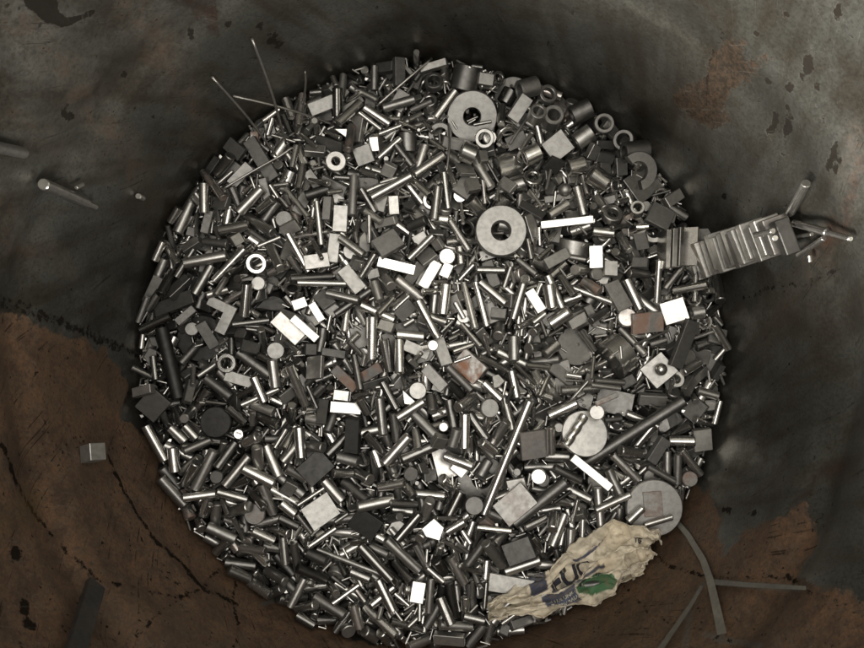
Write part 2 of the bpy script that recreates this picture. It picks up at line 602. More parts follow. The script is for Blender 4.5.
def generic(kind, u, v):
    """shape and candidate rotations of one ordinary piece"""
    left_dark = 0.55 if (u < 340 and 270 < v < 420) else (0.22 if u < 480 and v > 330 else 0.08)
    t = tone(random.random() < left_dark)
    yaw = random.uniform(0, 2 * math.pi)
    if kind in ('thick', 'thin') and random.random() < 0.75:
        yaw = 9.0 * float(vnoise(np.array(u / 55.0), np.array(v / 55.0), 301, 1)) + random.gauss(0, 0.42)
    rots = []
    if kind in ('thick', 'thin'):
        lowleft = v > 400 and u < 480
        if kind == 'thick':
            d = q(random.choice((6.5, 7.5, 8.5, 9.5, 10.5) if not lowleft else (8.0, 9.0, 9.6, 10.2, 11)), 0.1) * PX
            L = q(random.uniform(18, 36) if random.random() < 0.93 else random.uniform(36, 46), 3) * PX
            sh = shape(('thick', round(d, 5), round(L, 5)), lambda: g_pin(d / 2, L, 16))
        else:
            d = random.choice((3.0, 3.6, 4.4, 5.2, 6.0)) * PX
            L = q(random.uniform(12, 27) if random.random() < 0.9 else random.uniform(27, 40), 3) * PX
            sh = shape(('thin', round(d, 5), round(L, 5)), lambda: g_pin(d / 2, L, 12))
        up = random.random() < (0.07 if kind == 'thick' else 0.05)
        for dy in (0, 0.35, -0.35, 0.8):
            for p in ((1.35, 1.15, 1.5, 0.95) if up else (0, 0.12, -0.12, 0.25, -0.25, 0.4, -0.4, 0.58, -0.58)):
                a = yaw + dy
                rots.append(rot_axis((math.cos(a) * math.cos(p), math.sin(a) * math.cos(p), math.sin(p)), yaw * 3))
        name = 'steel_pin' if kind == 'thick' else 'thin_pin'
    elif kind in ('sleeve', 'washer', 'disc'):
        if kind == 'sleeve':
            ro = random.choice((7, 8, 9, 10)) * PX
            L = random.choice((12, 15, 19)) * PX
            sh = shape(('sleeve', round(ro, 5), round(L, 5)), lambda: g_ring(ro, ro * 0.58, L))
            name = 'sleeve'
        elif kind == 'washer':
            ro = random.choice((8, 9.5, 12)) * PX
            sh = shape(('washer', round(ro, 5)), lambda: g_ring(ro, ro * 0.55, ro * 0.6))
            name = 'washer'
        else:
            ro = random.choice((5.5, 7, 8.5)) * PX
            sh = shape(('disc', round(ro, 5)), lambda: g_pin(ro, ro * 0.8, 22))
            name = 'disc'
            t = (t[0], t[1] + 0.12, t[2])
        base = random.choice((0, 1)) if kind == 'sleeve' else 0
        for dy in (0, 0.5, -0.5):
            for p in ((0, 0.2, -0.2, 0.45) if base else (1.57, 1.35, 1.1, 0.8)):
                a = yaw + dy
                rots.append(rot_axis((math.cos(a) * math.cos(p), math.sin(a) * math.cos(p), math.sin(p))))
    else:
        if kind == 'block':
            a, b, c = random.choice(((12, 9, 7), (15, 10, 8), (13, 13, 8), (20, 10, 8), (11, 11, 11), (23, 8, 8), (18, 12, 6), (27, 11, 7)))
            name = 'steel_block'
            sh = shape(('block', a, b, c), lambda: g_box(a * PX, b * PX, c * PX))
        elif kind == 'plate':
            a, b, c = random.choice(((20, 14, 4), (26, 10, 3), (17, 16, 4), (29, 11, 4), (15, 11, 3), (22, 18, 5)))
            name = 'flat_plate'
            sh = shape(('plate', a, b, c), lambda: g_box(a * PX, b * PX, c * PX, 0.0003))
        else:
            k = random.randrange(10)
            a, b, c = 12 + k, 9 + k * 0.7, 4 + k % 4
            name = 'broken_chip'
            sh = shape(('chip', k), lambda: g_chip(a * PX, b * PX, c * PX, k))
        t = (t[0] * 0.80, t[1] + 0.20, t[2])
        for dy in (0, 0.6, 1.57):
            for tx in (0, 0.25, -0.25, 0.5, -0.5):
                for ty in (0, 0.25, -0.25, 0.5, -0.5):
                    rots.append(rot_flat(yaw + dy, tx, ty))
        if random.random() < 0.2:
            rots = [r @ Matrix.Rotation(1.2, 3, 'X') for r in rots]
    return name, kind, sh, rots, t


def to_px(x, y, z=0.0):
    u, v = project(np.array([[x, y, z]]))
    return float(u[0]), float(v[0])


def fill(count, level, respect=0.0, kinds=None, choices=10):
    """drop ordinary pieces into the lowest of a few spots until COUNT or the surface has reached T + level"""
    done = miss = 0
    while done < count and miss < 1500:
        best = None
        for _ in range(choices):
            r, a = (R - 0.004) * math.sqrt(random.random()), random.uniform(0, 2 * math.pi)
            x, y = r * math.cos(a), r * math.sin(a)
            i, j = int((x + 0.30) / CELL), int((y + 0.30) / CELL)
            if KEEP[i, j] and random.random() < respect:
                continue
            w = H[max(0, i - 6):i + 7:3, max(0, j - 6):j + 7:3]
            gap = T[i, j] + level - float(np.minimum(w, 0.1).mean())
            if best is None or gap > best[0]:
                best = (gap, x, y)
        if best is None or best[0] < 0:
            miss += 1
            continue
        _, x, y = best
        u, v = to_px(x, y)
        kind = pick_kind(u, v) if kinds is None else random.choices(*kinds)[0]
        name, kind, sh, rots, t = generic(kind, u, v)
        xys = [(x, y)] + [(x + random.gauss(0, 0.004), y + random.gauss(0, 0.004)) for _ in range(4)]
        z, bx, by, k = rest(sh, xys, rots)
        if z > T[min(G - 1, int((x + 0.3) / CELL)), min(G - 1, int((y + 0.3) / CELL))] + level + 0.016:
            miss += 1
            continue
        if respect > 0.5:
            pp = sh['coarse'] @ np.array(rots[k]).T
            on = KEEP[np.clip(((pp[:, 0] + bx + 0.30) / CELL).astype(int), 0, G - 1), np.clip(((pp[:, 1] + by + 0.30) / CELL).astype(int), 0, G - 1)].mean()
            if on > 0.22 and random.random() < respect:
                miss += 1
                continue
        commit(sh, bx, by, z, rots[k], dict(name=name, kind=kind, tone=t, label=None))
        done += 1
    return done


BRIGHT_DIR = LAMP_A


def bright_rot(x, y, yaw, wob=0.0):
    """the tilt in which a flat polished face throws the lamp's light up to where one looks in"""
    p = Vector((x, y, 0))
    n = ((Vector((0, 0, CAM_Z)) - p).normalized() + (BRIGHT_DIR - p).normalized()).normalized()
    n = (n + Vector((wob, wob * 0.6, 0))).normalized()
    z = n
    xax = Vector((math.cos(yaw), math.sin(yaw), 0))
    xax = (xax - z * xax.dot(z)).normalized()
    yax = z.cross(xax)
    return Matrix((xax, yax, z)).transposed()


def put(name, cat, label, phrase, key, gen, u, v, yaw=0.0, mode='flat', tn=(0.4, 0.3, 0.0), sink=0.0, tilt=0.22, keep=True, z_extra=0.0, wob=None):
    """a recorded piece at photo spot (u, v). mode: flat (on its face), lie (axis along yaw), stand (axis up), bright, any"""
    sh = shape(key, gen)
    p = P(u, v, 0.006)
    yw = math.radians(yaw)
    rots = []
    if mode == 'bright':
        rots = [bright_rot(p.x, p.y, yw, wob if wob is not None else (0.02 + 0.13 * ((u * 7 + v * 3) % 10) / 10) if tn[0] > 0.7 else 0.22)]
    elif mode == 'flat':
        ts = [0, tilt / 2, -tilt / 2, tilt, -tilt]
        rots = [rot_flat(yw, a, b) for a in ts for b in ts]
    elif mode == 'lie':
        rots = [rot_axis((math.cos(yw) * math.cos(a), math.sin(yw) * math.cos(a), math.sin(a)), 0.4) for a in (0, 0.06, -0.06, 0.13, -0.13, 0.22, -0.22)]
    elif mode == 'stand':
        rots = [rot_axis((math.cos(yw) * math.cos(a), math.sin(yw) * math.cos(a), math.sin(a)), 0.4) for a in (1.57, 1.45, 1.3)]
    elif mode == 'lean':
        rots = [rot_axis((math.cos(yw) * math.cos(a), math.sin(yw) * math.cos(a), math.sin(a)), 0.4) for a in (1.1, 0.9, 0.75)]
    z, x, y, k = rest(sh, [(p.x, p.y)], rots)
    if z > 0.3:                                     # would cut the drum wall: move inwards
        for s in (0.99, 0.98, 0.965, 0.95, 0.93, 0.91, 0.88):
            z, x, y, k = rest(sh, [(p.x * s, p.y * s)], rots)
            if z < 0.3:
                break
    return commit(sh, x, y, z - sink + z_extra, rots[k], dict(name=name, kind='mark', cat=cat, tone=tn, label=label, phrase=phrase), keep)


GREY, DARK, BLACK, LIGHT = (0.34, 0.42, 0.0), (0.16, 0.45, 0.0), (0.055, 0.55, 0.0), (0.55, 0.36, 0.0)
SHINE, MIRROR, RUSTY = (0.50, 0.22, 0.0), (0.71, 0.44, 0.0), (0.40, 0.5, 1.0)


def box(cat, label, phrase, u, v, a, b, t, yaw, tn=GREY, name='steel_block', mode='flat', **kw):
    return put(name, cat, label, phrase, ('mbox', a, b, t), lambda: g_box(a * PX, b * PX, t * PX), u, v, yaw, mode, tn, **kw)


def rod(label, phrase, u0, v0, u1, v1, d, tn=SHINE, name='long_rod', cat='rod', **kw):
    L = q(math.hypot(u1 - u0, v1 - v0), 1)
    return put(name, cat, label, phrase, ('mrod', d, L), lambda: g_pin(d / 2 * PX, L * PX, 22), (u0 + u1) / 2, (v0 + v1) / 2,
               math.degrees(math.atan2(v0 - v1, u1 - u0)), 'lie', tn, **kw)


def disc(label, phrase, u, v, r, t, tn=GREY, mode='stand', name='disc', cat='disc', yaw=20, **kw):
    return put(name, cat, label, phrase, ('mdisc', r, t), lambda: g_pin(r * PX, t * PX, 36), u, v, yaw, mode, tn, **kw)


def ring(label, phrase, u, v, ro, ri, L, tn=GREY, mode='stand', yaw=20, name='washer', cat='washer', **kw):
    return put(name, cat, label, phrase, ('mring', ro, ri, L), lambda: g_ring(ro * PX, ri * PX, L * PX, 40), u, v, yaw, mode, tn, **kw)


# lower layers
fill(2600, -0.016, 0.0)
# large pieces that sit half buried
disc('large polished steel roller on its side beside the rust-stained plate', 'the large polished roller', 617, 356, 23, 20, SHINE, 'lie', 'roller', 'roller', 35, sink=0.011)
disc('thick polished steel roller lying below the conical grey washer', 'the roller under the conical washer', 508, 163, 16, 25, SHINE, 'lie', 'roller', 'roller', 18, sink=0.010)
ring('large grey washer with a wide hole beside the long polished rod', 'the washer beside the long rod', 482, 480, 24, 9.5, 9, DARK)
ring('conical grey washer with round hole near the back of the heap', 'the conical washer', 472, 116, 25, 8.5, 12, GREY, 'lean', 265)
disc('broad dull steel roller tilted above the conical washer', 'the dull tilted roller', 465, 82, 14, 24, DARK, 'lie', 'roller', 'roller', 75, sink=0.016)
ring('thin grey washer half hidden under a sleeve', 'the half hidden thin washer', 515, 88, 19, 8, 5, GREY, 'lean', 200)
ring('black washer with a wide hole under the L-shaped plate', 'the black washer', 196, 338, 24, 9, 9, BLACK)
disc('broad grey steel disc half covered beside the polished roller', 'the half covered grey disc', 576, 346, 20, 8, GREY)
disc('wide curved grey steel piece below the bright narrow strip', 'the wide curved piece', 577, 245, 19, 16, GREY, 'lie', 'roller', 'roller', 80, sink=0.014)
box('block', 'large dark steel block beside the small rust-red strip', 'the large dark block', 618, 403, 36, 24, 14, -12, DARK)
box('plate', 'mirror bright steel plate under the small white square plate', 'the mirror bright plate', 448, 463, 28, 30, 4, 15, (0.45, 0.30, 0), 'flat_plate', 'bright', wob=0.32)
box('plate', 'large dull wedge-like plate behind the broken ring', 'the dull plate behind the broken ring', 661, 170, 34, 30, 8, 35, GREY, 'flat_plate')
put('stone_lump', 'lump', 'black rough lump lying beside the polished rods at mid heap', 'the black rough lump', ('lump', 1), lambda: g_lump(46 * PX, 27 * PX, 22 * PX, 3), 273, 303, 8, 'flat', BLACK)
put('stone_lump', 'lump', 'dark rough lump beyond the long dark round bar', 'the dark rough lump', ('lump', 2), lambda: g_lump(36 * PX, 26 * PX, 18 * PX, 9), 673, 422, 20, 'flat', DARK)
# ordinary pieces up to the surface
fill(2400, -0.003, 0.90)

def crumbs(count):
    done = 0
    for _ in range(count):
        best = None
        for _ in range(9):
            r, a = (R - 0.003) * math.sqrt(random.random()), random.uniform(0, 2 * math.pi)
            x, y = r * math.cos(a), r * math.sin(a)
            i, j = int((x + 0.30) / CELL), int((y + 0.30) / CELL)
            gap = T[i, j] - min(float(H[i, j]), 0.1) - (1.0 if KEEP[i, j] else 0.0)
            if best is None or gap > best[0]:
                best = (gap, x, y)
        k = random.randrange(8)
        if k < 4:
            sh = shape(('crumb', k), lambda: g_chip((3.0 + k) * PX, (2.5 + k * 0.6) * PX, 2.2 * PX, 40 + k))
        else:
            sh = shape(('crumb', k), lambda: g_pin((0.75 + 0.2 * (k - 4)) * PX, (6 + 2 * (k - 4)) * PX, 8))
        rots = [rot_flat(random.uniform(0, 6.28), random.uniform(-0.5, 0.5) + (1.57 if k >= 4 else 0), random.uniform(-0.5, 0.5)) for _ in range(6)]
        z, x, y, n = rest(sh, [best[1:]], rots)
        if z < 0.1:
            commit(sh, x, y, z, rots[n], dict(name='crumb', kind='crumb', tone=(random.uniform(0.3, 0.6), random.uniform(0.25, 0.4), 0.0), label=None))


crumbs(2600)
# recorded pieces on the surface ------------------------------------------------------------
rod('long dark round bar slanting towards the far side of the heap', 'the long dark bar', 583, 461, 676, 399, 11, DARK, 'round_bar', 'bar')
rod('dark round bar under the broad brownish plate', 'the dark bar under the brownish plate', 512, 520, 563, 480, 12, DARK, 'round_bar', 'bar')
rod('heavy black bar standing along the drum wall by the black washer', 'the heavy black bar', 163, 328, 181, 398, 13, BLACK, 'round_bar', 'bar')
rod('longest polished steel rod in the middle of the heap', 'the longest polished rod', 527, 400, 483, 510, 9, (0.52, 0.2, 0))
rod('polished rod, upper one of the two laid at a right angle', 'the level polished rod', 301, 285, 348, 285, 6.5)
rod('polished rod, lower one of the two laid at a right angle', 'the upended polished rod', 350, 290, 346, 333, 7)
rod('polished rod nearer the bright strip, one of a parallel pair', 'the parallel rod pair', 463, 283, 474, 330, 7)
rod('polished rod farther from the bright strip, one of a parallel pair', None, 475, 283, 486, 327, 7)
rod('slanting polished rod above the upright rod near grey plates', 'the slanting rod', 286, 189, 310, 219, 6)
rod('slanting polished rod touching the grey angle of two plates', 'the rod touching the angle plates', 292, 237, 312, 274, 7)
rod('upright polished rod between the grey plate and slanting rods', 'the upright polished rod', 318, 203, 323, 247, 6.5)
rod('thick grey rod standing beside the tall grey plate', 'the thick grey rod', 355, 178, 354, 219, 8.5, GREY)
rod('polished rod lying above the round bright coin-like disc', 'the rod above the coin-like disc', 569, 288, 613, 305, 6.5)
rod('thick polished rod slanting beside the grey block and disc', 'the thick slanting rod', 545, 277, 562, 314, 8)
rod('bright upright rod standing below the stacked plates', 'the bright upright rod', 653, 262, 653, 304, 6.5)
rod('thin bright rod below the middle of the stacked plates', 'the thin rod under the stack', 693, 272, 690, 303, 6)
rod('fat polished rod near the drum wall below the dark lump', 'the fat polished rod', 677, 448, 699, 474, 8.5)
rod('upright grey rod beside the fat polished rod', 'the upright grey rod', 665, 450, 665, 476, 7.5, GREY)
rod('second upright grey rod touching the fat polished rod', None, 673, 452, 674, 482, 7.5, GREY)
rod('thick grey rod above the crumpled paper', 'the thick rod above the paper', 564, 512, 549, 543, 10.5, (0.42, 0.25, 0))
rod('thin rod crossing in front of the half hidden thin washer', 'the thin rod by the thin washer', 508, 148, 540, 98, 3.2, GREY)
rod('long polished rod slanting up above the large holed washer', 'the rod above the big washer', 403, 180, 423, 205, 7.5)
rod('slender polished rod in line with the rod above the big washer', 'the slender rod', 422, 211, 437, 233, 5)
rod('long thin dark rod lying among the pins of the lower heap', 'the long thin dark rod', 318, 549, 384, 571, 5, GREY)
rod('long polished rod lying beside the black round disc', None, 245, 404, 281, 388, 6.5)
rod('fat dark rod near the black washer', 'the fat dark rod', 243, 352, 275, 375, 10, DARK)
rod('second fat dark rod below the black washer', 'the second fat dark rod', 207, 378, 233, 397, 10, DARK)
rod('fat dark rod leaning against the second fat dark rod', None, 219, 371, 234, 386, 8, GREY)

disc('black round disc lying among pins near the drum wall', 'the black round disc', 219, 421, 15, 8, BLACK)
disc('mottled grey disc among the pins in the lower heap', 'the mottled disc', 258, 511, 10, 6, (0.3, 0.45, 0.25))
disc('small dark disc above the mottled disc', None, 220, 475, 6.5, 6, DARK)
disc('large pale grey disc under the square patch near the wall', 'the large pale disc', 649, 504, 27, 6, (0.42, 0.5, 0))
disc('large mirror bright disc holding a broken twist drill', 'the large mirror disc', 579, 431, 22, 6, MIRROR, 'bright0', keep=True) if False else \
    put('disc', 'disc', 'large mirror bright disc holding a broken twist drill', 'the large mirror disc', ('mdisc', 22, 6), lambda: g_pin(22 * PX, 6 * PX, 40), 579, 431, 0, 'bright', (0.45, 0.40, 0), wob=0.33, sink=0.003)
put('disc', 'disc', 'coin-like bright disc touching the rust-stained plate', 'the coin-like disc', ('mdisc', 9, 9), lambda: g_pin(9 * PX, 9 * PX, 32), 624.5, 318, 0, 'bright', (0.62, 0.42, 0.2))
put('disc', 'disc', 'small pale round pin end beside the mirror bright disc', None, ('mdisc', 7.2, 14), lambda: g_pin(7.2 * PX, 14 * PX, 28), 589, 410, 0, 'bright', (0.5, 0.45, 0))
put('disc', 'disc', 'small brilliant white disc above the broad brownish plate', 'the brilliant small disc', ('mdisc', 7.4, 8), lambda: g_pin(7.4 * PX, 8 * PX, 28), 537, 474, 0, 'bright', MIRROR)
put('disc', 'disc', 'small brilliant disc beside the big holed washer', 'the brilliant disc by the big washer', ('mdisc', 8, 5), lambda: g_pin(8 * PX, 5 * PX, 28), 447, 258, 0, 'bright', MIRROR)
put('disc', 'disc', 'brilliant broken disc among dark pins in the lower heap', 'the brilliant broken disc', ('mchipb',), lambda: g_chip(23 * PX, 23 * PX, 4 * PX, 77), 433, 524, 20, 'bright', MIRROR)
put('disc', 'disc', 'little white round pin end in the middle of the heap', None, ('mdisc', 4.5, 14), lambda: g_pin(4.5 * PX, 14 * PX, 20), 444, 424, 0, 'bright', MIRROR)
disc('dark disc touching the washer beside the long rod', None, 473, 501, 9, 6, DARK)
disc('brownish disc at the wall end of the fat polished rod', None, 686, 477, 7.5, 6, (0.3, 0.45, 0.7))
disc('grey disc near the upper end of the longest polished rod', 'the grey disc by the longest rod', 487, 406, 9, 6, GREY)
disc('grey disc under the white upright block', None, 595, 275, 6.5, 6, GREY)

ring('thick grey washer lying flat, largest clean washer in the heap', 'the big flat washer', 498.5, 235, 24.5, 9.3, 15, (0.34, 0.5, 0))
ring('small ring at the far edge standing clear of the sleeves', 'the clear small ring', 555, 78, 9.5, 6, 7, GREY, 'stand')
ring('small ring near the drum wall above the elbow pair of sleeves', 'the ring near the far wall', 613.5, 111, 10, 6.2, 8, GREY, 'stand', 40)
ring('sleeve end lying on the half hidden thin washer', 'the sleeve on the thin washer', 526, 93, 9.5, 6, 20, GREY, 'lie', 200, 'sleeve', 'sleeve')
ring('upright sleeve beside the thin rod by the thin washer', 'the upright sleeve', 549, 124, 10, 6, 18, GREY, 'stand', 60, 'sleeve', 'sleeve')
ring('small upright sleeve touching the upright sleeve', None, 532, 125, 8, 5, 14, GREY, 'stand', 60, 'sleeve', 'sleeve')
ring('small ring overlapping the edge of the conical washer', 'the ring on the conical washer', 484, 141, 9.5, 5.5, 10, GREY, 'stand', 250)
ring('dark little ring beyond the conical washer', 'the dark little ring', 434, 90, 9, 5.5, 9, DARK, 'stand', 100)
ring('sleeve facing up, one of the elbow pair', 'the elbow pair of sleeves', 620, 146, 10, 6, 18, DARK, 'lean', 200, 'sleeve', 'sleeve')
ring('sleeve lying on its side, one of the elbow pair', None, 645, 142, 10, 6.5, 24, DARK, 'lie', 8, 'sleeve', 'sleeve')
ring('sleeve lying below the square grey plate', 'the sleeve below the square plate', 574, 168, 9, 5.5, 17, SHINE, 'lie', 15, 'sleeve', 'sleeve')
ring('sleeve lying beside the ring near the far wall', None, 581, 141, 9, 5.5, 18, GREY, 'lie', 35, 'sleeve', 'sleeve')
ring('dark open sleeve near the far edge of the heap', None, 586, 104, 10, 7, 20, DARK, 'lie', 25, 'sleeve', 'sleeve')
ring('flat ring above the stacked plates', 'the flat ring', 609, 217, 10, 5.5, 8, GREY, 'lean', 80)
ring('small bright ring below the stacked plates', None, 703, 322, 8, 5, 6, SHINE, 'stand', 40)
ring('bright short sleeve beside the white square plate', None, 693, 313, 6.5, 3.5, 12, LIGHT, 'lie', 10, 'sleeve', 'sleeve')
ring('polished sleeve lying beside the thick roller', None, 529, 160, 9, 5, 16, SHINE, 'lie', 25, 'sleeve', 'sleeve')
put('broken_ring', 'ring', 'broken grey ring curving like a C near the far wall', 'the broken ring', ('arc', 1), lambda: g_arc(18 * PX, 9 * PX, 8 * PX, -1.3, 2.3), 625, 182, 0, 'flat', (0.22, 0.42, 0))
put('broken_ring', 'ring', 'little white hook-like broken ring beside the ball plate', 'the white hook', ('arc', 2), lambda: g_arc(8 * PX, 4.5 * PX, 4 * PX, -2.0, 1.6), 673, 379, 0, 'flat', MIRROR)

box('plate', 'square grey plate framed by pins in the lower heap', 'the square grey plate', 322, 509, 30, 25, 6, 33, (0.34, 0.45, 0), 'flat_plate')
box('plate', 'square black plate beside the square grey plate', 'the square black plate', 367, 520, 28, 23, 6, -33, BLACK, 'flat_plate')
box('plate', 'broad brownish grey plate beside the longest polished rod', 'the broad brownish plate', 513, 500, 36, 25, 6, 40, (0.27, 0.48, 0.12), 'flat_plate')
box('plate', 'dull grey square plate halfway along the longest rod', 'the dull square plate', 531, 442, 27, 27, 5, 5, (0.24, 0.5, 0.1), 'flat_plate')
box('strip', 'brilliant white short strip below the large mirror disc', 'the brilliant short strip', 583, 466, 44, 8, 7, -39, MIRROR, 'metal_strip', 'bright')
box('plate', 'small brilliant square plate on the mirror bright plate', 'the small brilliant plate', 461, 466, 17, 15, 4, 50, MIRROR, 'flat_plate', 'bright', wob=0.14)
box('strip', 'rust-red little strip beside the large dark block', 'the rust-red strip', 598, 397, 24, 5, 4, 24, (0.4, 0.5, 1.0), 'metal_strip')
box('plate', 'grey square plate carrying a steel ball', 'the ball plate', 656, 370, 27, 25, 6, 40, GREY, 'flat_plate')
box('plate', 'rust-stained plate beside the white square plate', 'the rust-stained plate', 644, 323, 33, 20, 5, 3, (0.42, 0.5, 0.75), 'flat_plate')
box('plate', 'brilliant white square plate, brightest in the heap', 'the white square plate', 669, 312, 23, 22, 5, 17, MIRROR, 'flat_plate', 'bright')
box('strip', 'long dark flat strip below the white square plate', 'the long dark strip', 677, 344, 48, 13, 7, 72, DARK, 'metal_strip')
box('plate', 'square patch lying on the large pale disc', None, 647, 500, 18, 24, 2, 4, (0.36, 0.6, 0.45), 'flat_plate')
box('plate', 'grey plate leaning at the drum wall beyond the dark lump', None, 700, 439, 18, 22, 5, 8, LIGHT, 'flat_plate')
box('block', 'black thick block above the crumpled paper', 'the black thick block', 517.5, 545, 28, 21, 14, 22, (0.10, 0.5, 0))
box('plate', 'pale grey plate tucked beside the crumpled paper', 'the pale plate by the paper', 510, 583, 44, 17, 5, -10, (0.42, 0.5, 0), 'flat_plate')
box('block', 'pale flat block at the near edge of the heap', 'the pale block at the near edge', 449, 634, 30, 10, 8, 3, LIGHT)
box('strip', 'brilliant long narrow strip above the stacked plates', 'the brilliant narrow strip', 565, 224, 51, 7.5, 5, 6, MIRROR, 'metal_strip', 'bright')
box('strip', 'bright strip slanting down in the upper middle heap', 'the bright slanting strip', 397, 268, 37, 10, 6, -13, (0.7, 0.2, 0), 'metal_strip', 'bright')
box('block', 'small white block touching the brilliant disc by the washer', None, 446, 272, 10, 14, 5, -25, MIRROR, 'steel_block', 'bright')
box('block', 'long pale block beside the small white block', 'the long pale block', 430, 276, 29, 11, 8, 60, LIGHT)
box('plate', 'tall grey plate beside the upright polished rod', 'the tall grey plate', 342, 221, 14, 26, 6, -3, (0.45, 0.42, 0), 'flat_plate')
box('plate', 'upright grey plate of the angle of two plates', 'the angle of two plates', 335, 250, 11, 29, 6, -5, (0.45, 0.45, 0), 'flat_plate')
box('plate', 'level grey plate of the angle of two plates', None, 320, 264, 24, 14, 5, 10, (0.45, 0.45, 0), 'flat_plate')
box('plate', 'grey slanting plate beside the rods at a right angle', 'the grey slanting plate', 353, 281, 28, 14, 7, -50, (0.38, 0.5, 0), 'flat_plate')
put('angle_plate', 'plate', 'L-shaped grey plate above the black washer', 'the L-shaped plate', ('ell',), lambda: g_prism([(-15 * PX, 3 * PX), (3 * PX, 3 * PX), (3 * PX, -17 * PX), (14 * PX, -17 * PX), (14 * PX, 13 * PX), (-15 * PX, 13 * PX)], 5 * PX), 221, 314, -27, 'flat', (0.30, 0.5, 0))
box('strip', 'dark flat strip above the heavy black bar', 'the dark flat strip', 176, 304, 44, 14, 6, 18, DARK, 'metal_strip')
box('strip', 'short dark strip touching the black washer', None, 188, 316, 22, 8, 6, 42, (0.22, 0.5, 0), 'metal_strip')
box('plate', 'dark greenish square plate near the drum wall', 'the greenish square plate', 160, 403, 26, 24, 6, 48, DARK, 'flat_plate')
box('block', 'pale block wedged between the wall and the greenish plate', None, 143, 391, 20, 9, 8, 12, (0.4, 0.45, 0.2))
box('plate', 'pinkish bright plate of the pale bundle', 'the pale bundle', 291, 329, 33, 15, 4, -42, (0.50, 0.42, 0.0), 'flat_plate', 'bright', wob=0.26)
box('strip', 'white strip of the pale bundle', None, 308, 329, 32, 8, 5, -42, MIRROR, 'metal_strip', 'bright')
box('strip', 'cream narrow strip standing above the pale bundle', None, 319, 313, 20, 8, 4, -58, (0.62, 0.4, 0), 'metal_strip', 'bright')
box('chip', 'white small chip beside the cream narrow strip', None, 303, 305, 14, 10, 4, 20, (0.62, 0.4, 0), 'broken_chip', 'bright')
box('plate', 'bright violet-grey plate above the upright black block', 'the violet-grey plate', 347, 407, 30, 11, 6, -4, (0.50, 0.30, 0), 'flat_plate', 'bright', wob=0.24)
box('block', 'upright black block below the violet-grey plate', 'the upright black block', 355, 433, 14, 34, 10, -4, BLACK)
box('plate', 'rust-red plate lying in the middle of the heap', 'the rust-red plate', 469, 366, 29, 22, 6, -40, RUSTY, 'flat_plate')
box('strip', 'grey upright strip above the rust-red plate', 'the grey upright strip', 442, 352, 28, 12, 5, -74, (0.34, 0.5, 0), 'metal_strip')
box('strip', 'grey slanting strip below the grey upright strip', None, 435, 377, 28, 11, 5, -44, (0.34, 0.5, 0), 'metal_strip')
put('broken_chip', 'chip', 'white three-cornered chip in the middle of the heap', 'the white three-cornered chip', ('tri',), lambda: g_prism([(-8 * PX, 9 * PX), (-6 * PX, -5 * PX), (11 * PX, -8 * PX)], 4 * PX), 411, 398, 0, 'bright', MIRROR)
box('block', 'shiny rounded block near the near edge among dark pins', 'the shiny rounded block', 418, 585, 13, 19, 8, -10, (0.5, 0.3, 0), 'steel_block', 'bright')
box('plate', 'square grey plate among the sleeves', 'the square plate among sleeves', 555, 150, 24, 23, 9, 40, (0.33, 0.5, 0), 'flat_plate')
box('block', 'grey block leaning between the thin washer and upright sleeves', None, 517, 115, 26, 13, 9, 58, (0.32, 0.48, 0))
box('block', 'small grey block beside the dull tilted roller', None, 484, 86, 15, 11, 9, -8, (0.36, 0.48, 0))
box('block', 'pale block near the far wall above the stacked plates', 'the pale block above the stack', 672, 199, 20, 11, 8, 32, LIGHT)
box('plate', 'dark square plate above the stacked plates', 'the dark square plate', 656, 219, 24, 22, 6, -28, (0.26, 0.5, 0), 'flat_plate')
box('block', 'white upright block above the grey small disc', 'the white upright block', 594, 258, 13, 22, 6, 2, (0.72, 0.3, 0), 'steel_block', 'bright')
box('block', 'light grey block beside the white upright block', None, 608, 270, 13, 15, 8, -3, (0.45, 0.45, 0))
box('block', 'light block on the half covered grey disc', None, 574, 321, 19, 10, 9, 28, LIGHT)
box('plate', 'grey plate below the rod above the coin-like disc', None, 614, 297, 16, 30, 5, 25, (0.36, 0.5, 0), 'flat_plate')
box('strip', 'long dark plate under the crossing wires', 'the dark plate under the wires', 262, 160, 46, 14, 5, -60, DARK, 'metal_strip')
box('plate', 'dark plate near the wall beside the crossing wires', None, 237, 151, 21, 14, 6, -40, DARK, 'flat_plate')
box('block', 'grey slanting block near the far edge below pins', 'the grey slanting block', 323, 107, 27, 13, 8, 22, (0.30, 0.48, 0))
box('strip', 'pale strip beside the grey slanting block', None, 352, 106, 26, 7, 4, 32, LIGHT, 'metal_strip')
put('broken_chip', 'chip', 'brilliant wedge chip at the end of a wire', 'the brilliant wedge chip', ('wedge',), lambda: g_prism([(-8 * PX, 4 * PX), (8 * PX, 4 * PX), (6 * PX, -6 * PX)], 4 * PX), 343, 135, 0, 'bright', MIRROR)
box('block', 'small white block beside the dark chip cluster', 'the small white upper block', 375, 147, 9, 14, 5, 5, MIRROR, 'steel_block', 'bright')
ring('pale flat ring lying in the upper heap below the wires', 'the pale flat ring', 338, 166, 10, 4, 5, LIGHT, 'stand', 0)
box('block', 'grey block beside the pale flat ring', None, 365, 158, 18, 18, 6, 20, (0.26, 0.5, 0))
box('plate', 'broad grey block above the bright slanting strip', 'the broad grey block', 389, 247, 26, 20, 8, 35, (0.26, 0.5, 0))
box('block', 'grey cube beside the broad grey block', None, 421, 242, 14, 14, 10, 30, (0.36, 0.48, 0))
box('block', 'pale upright block in the upper middle heap', 'the pale upright block', 394, 208, 10, 18, 7, 3, (0.6, 0.4, 0))
box('block', 'pale fan-shaped block beside the thick slanting rod', None, 533, 302, 10, 24, 6, 32, (0.6, 0.34, 0), 'steel_block', 'bright')
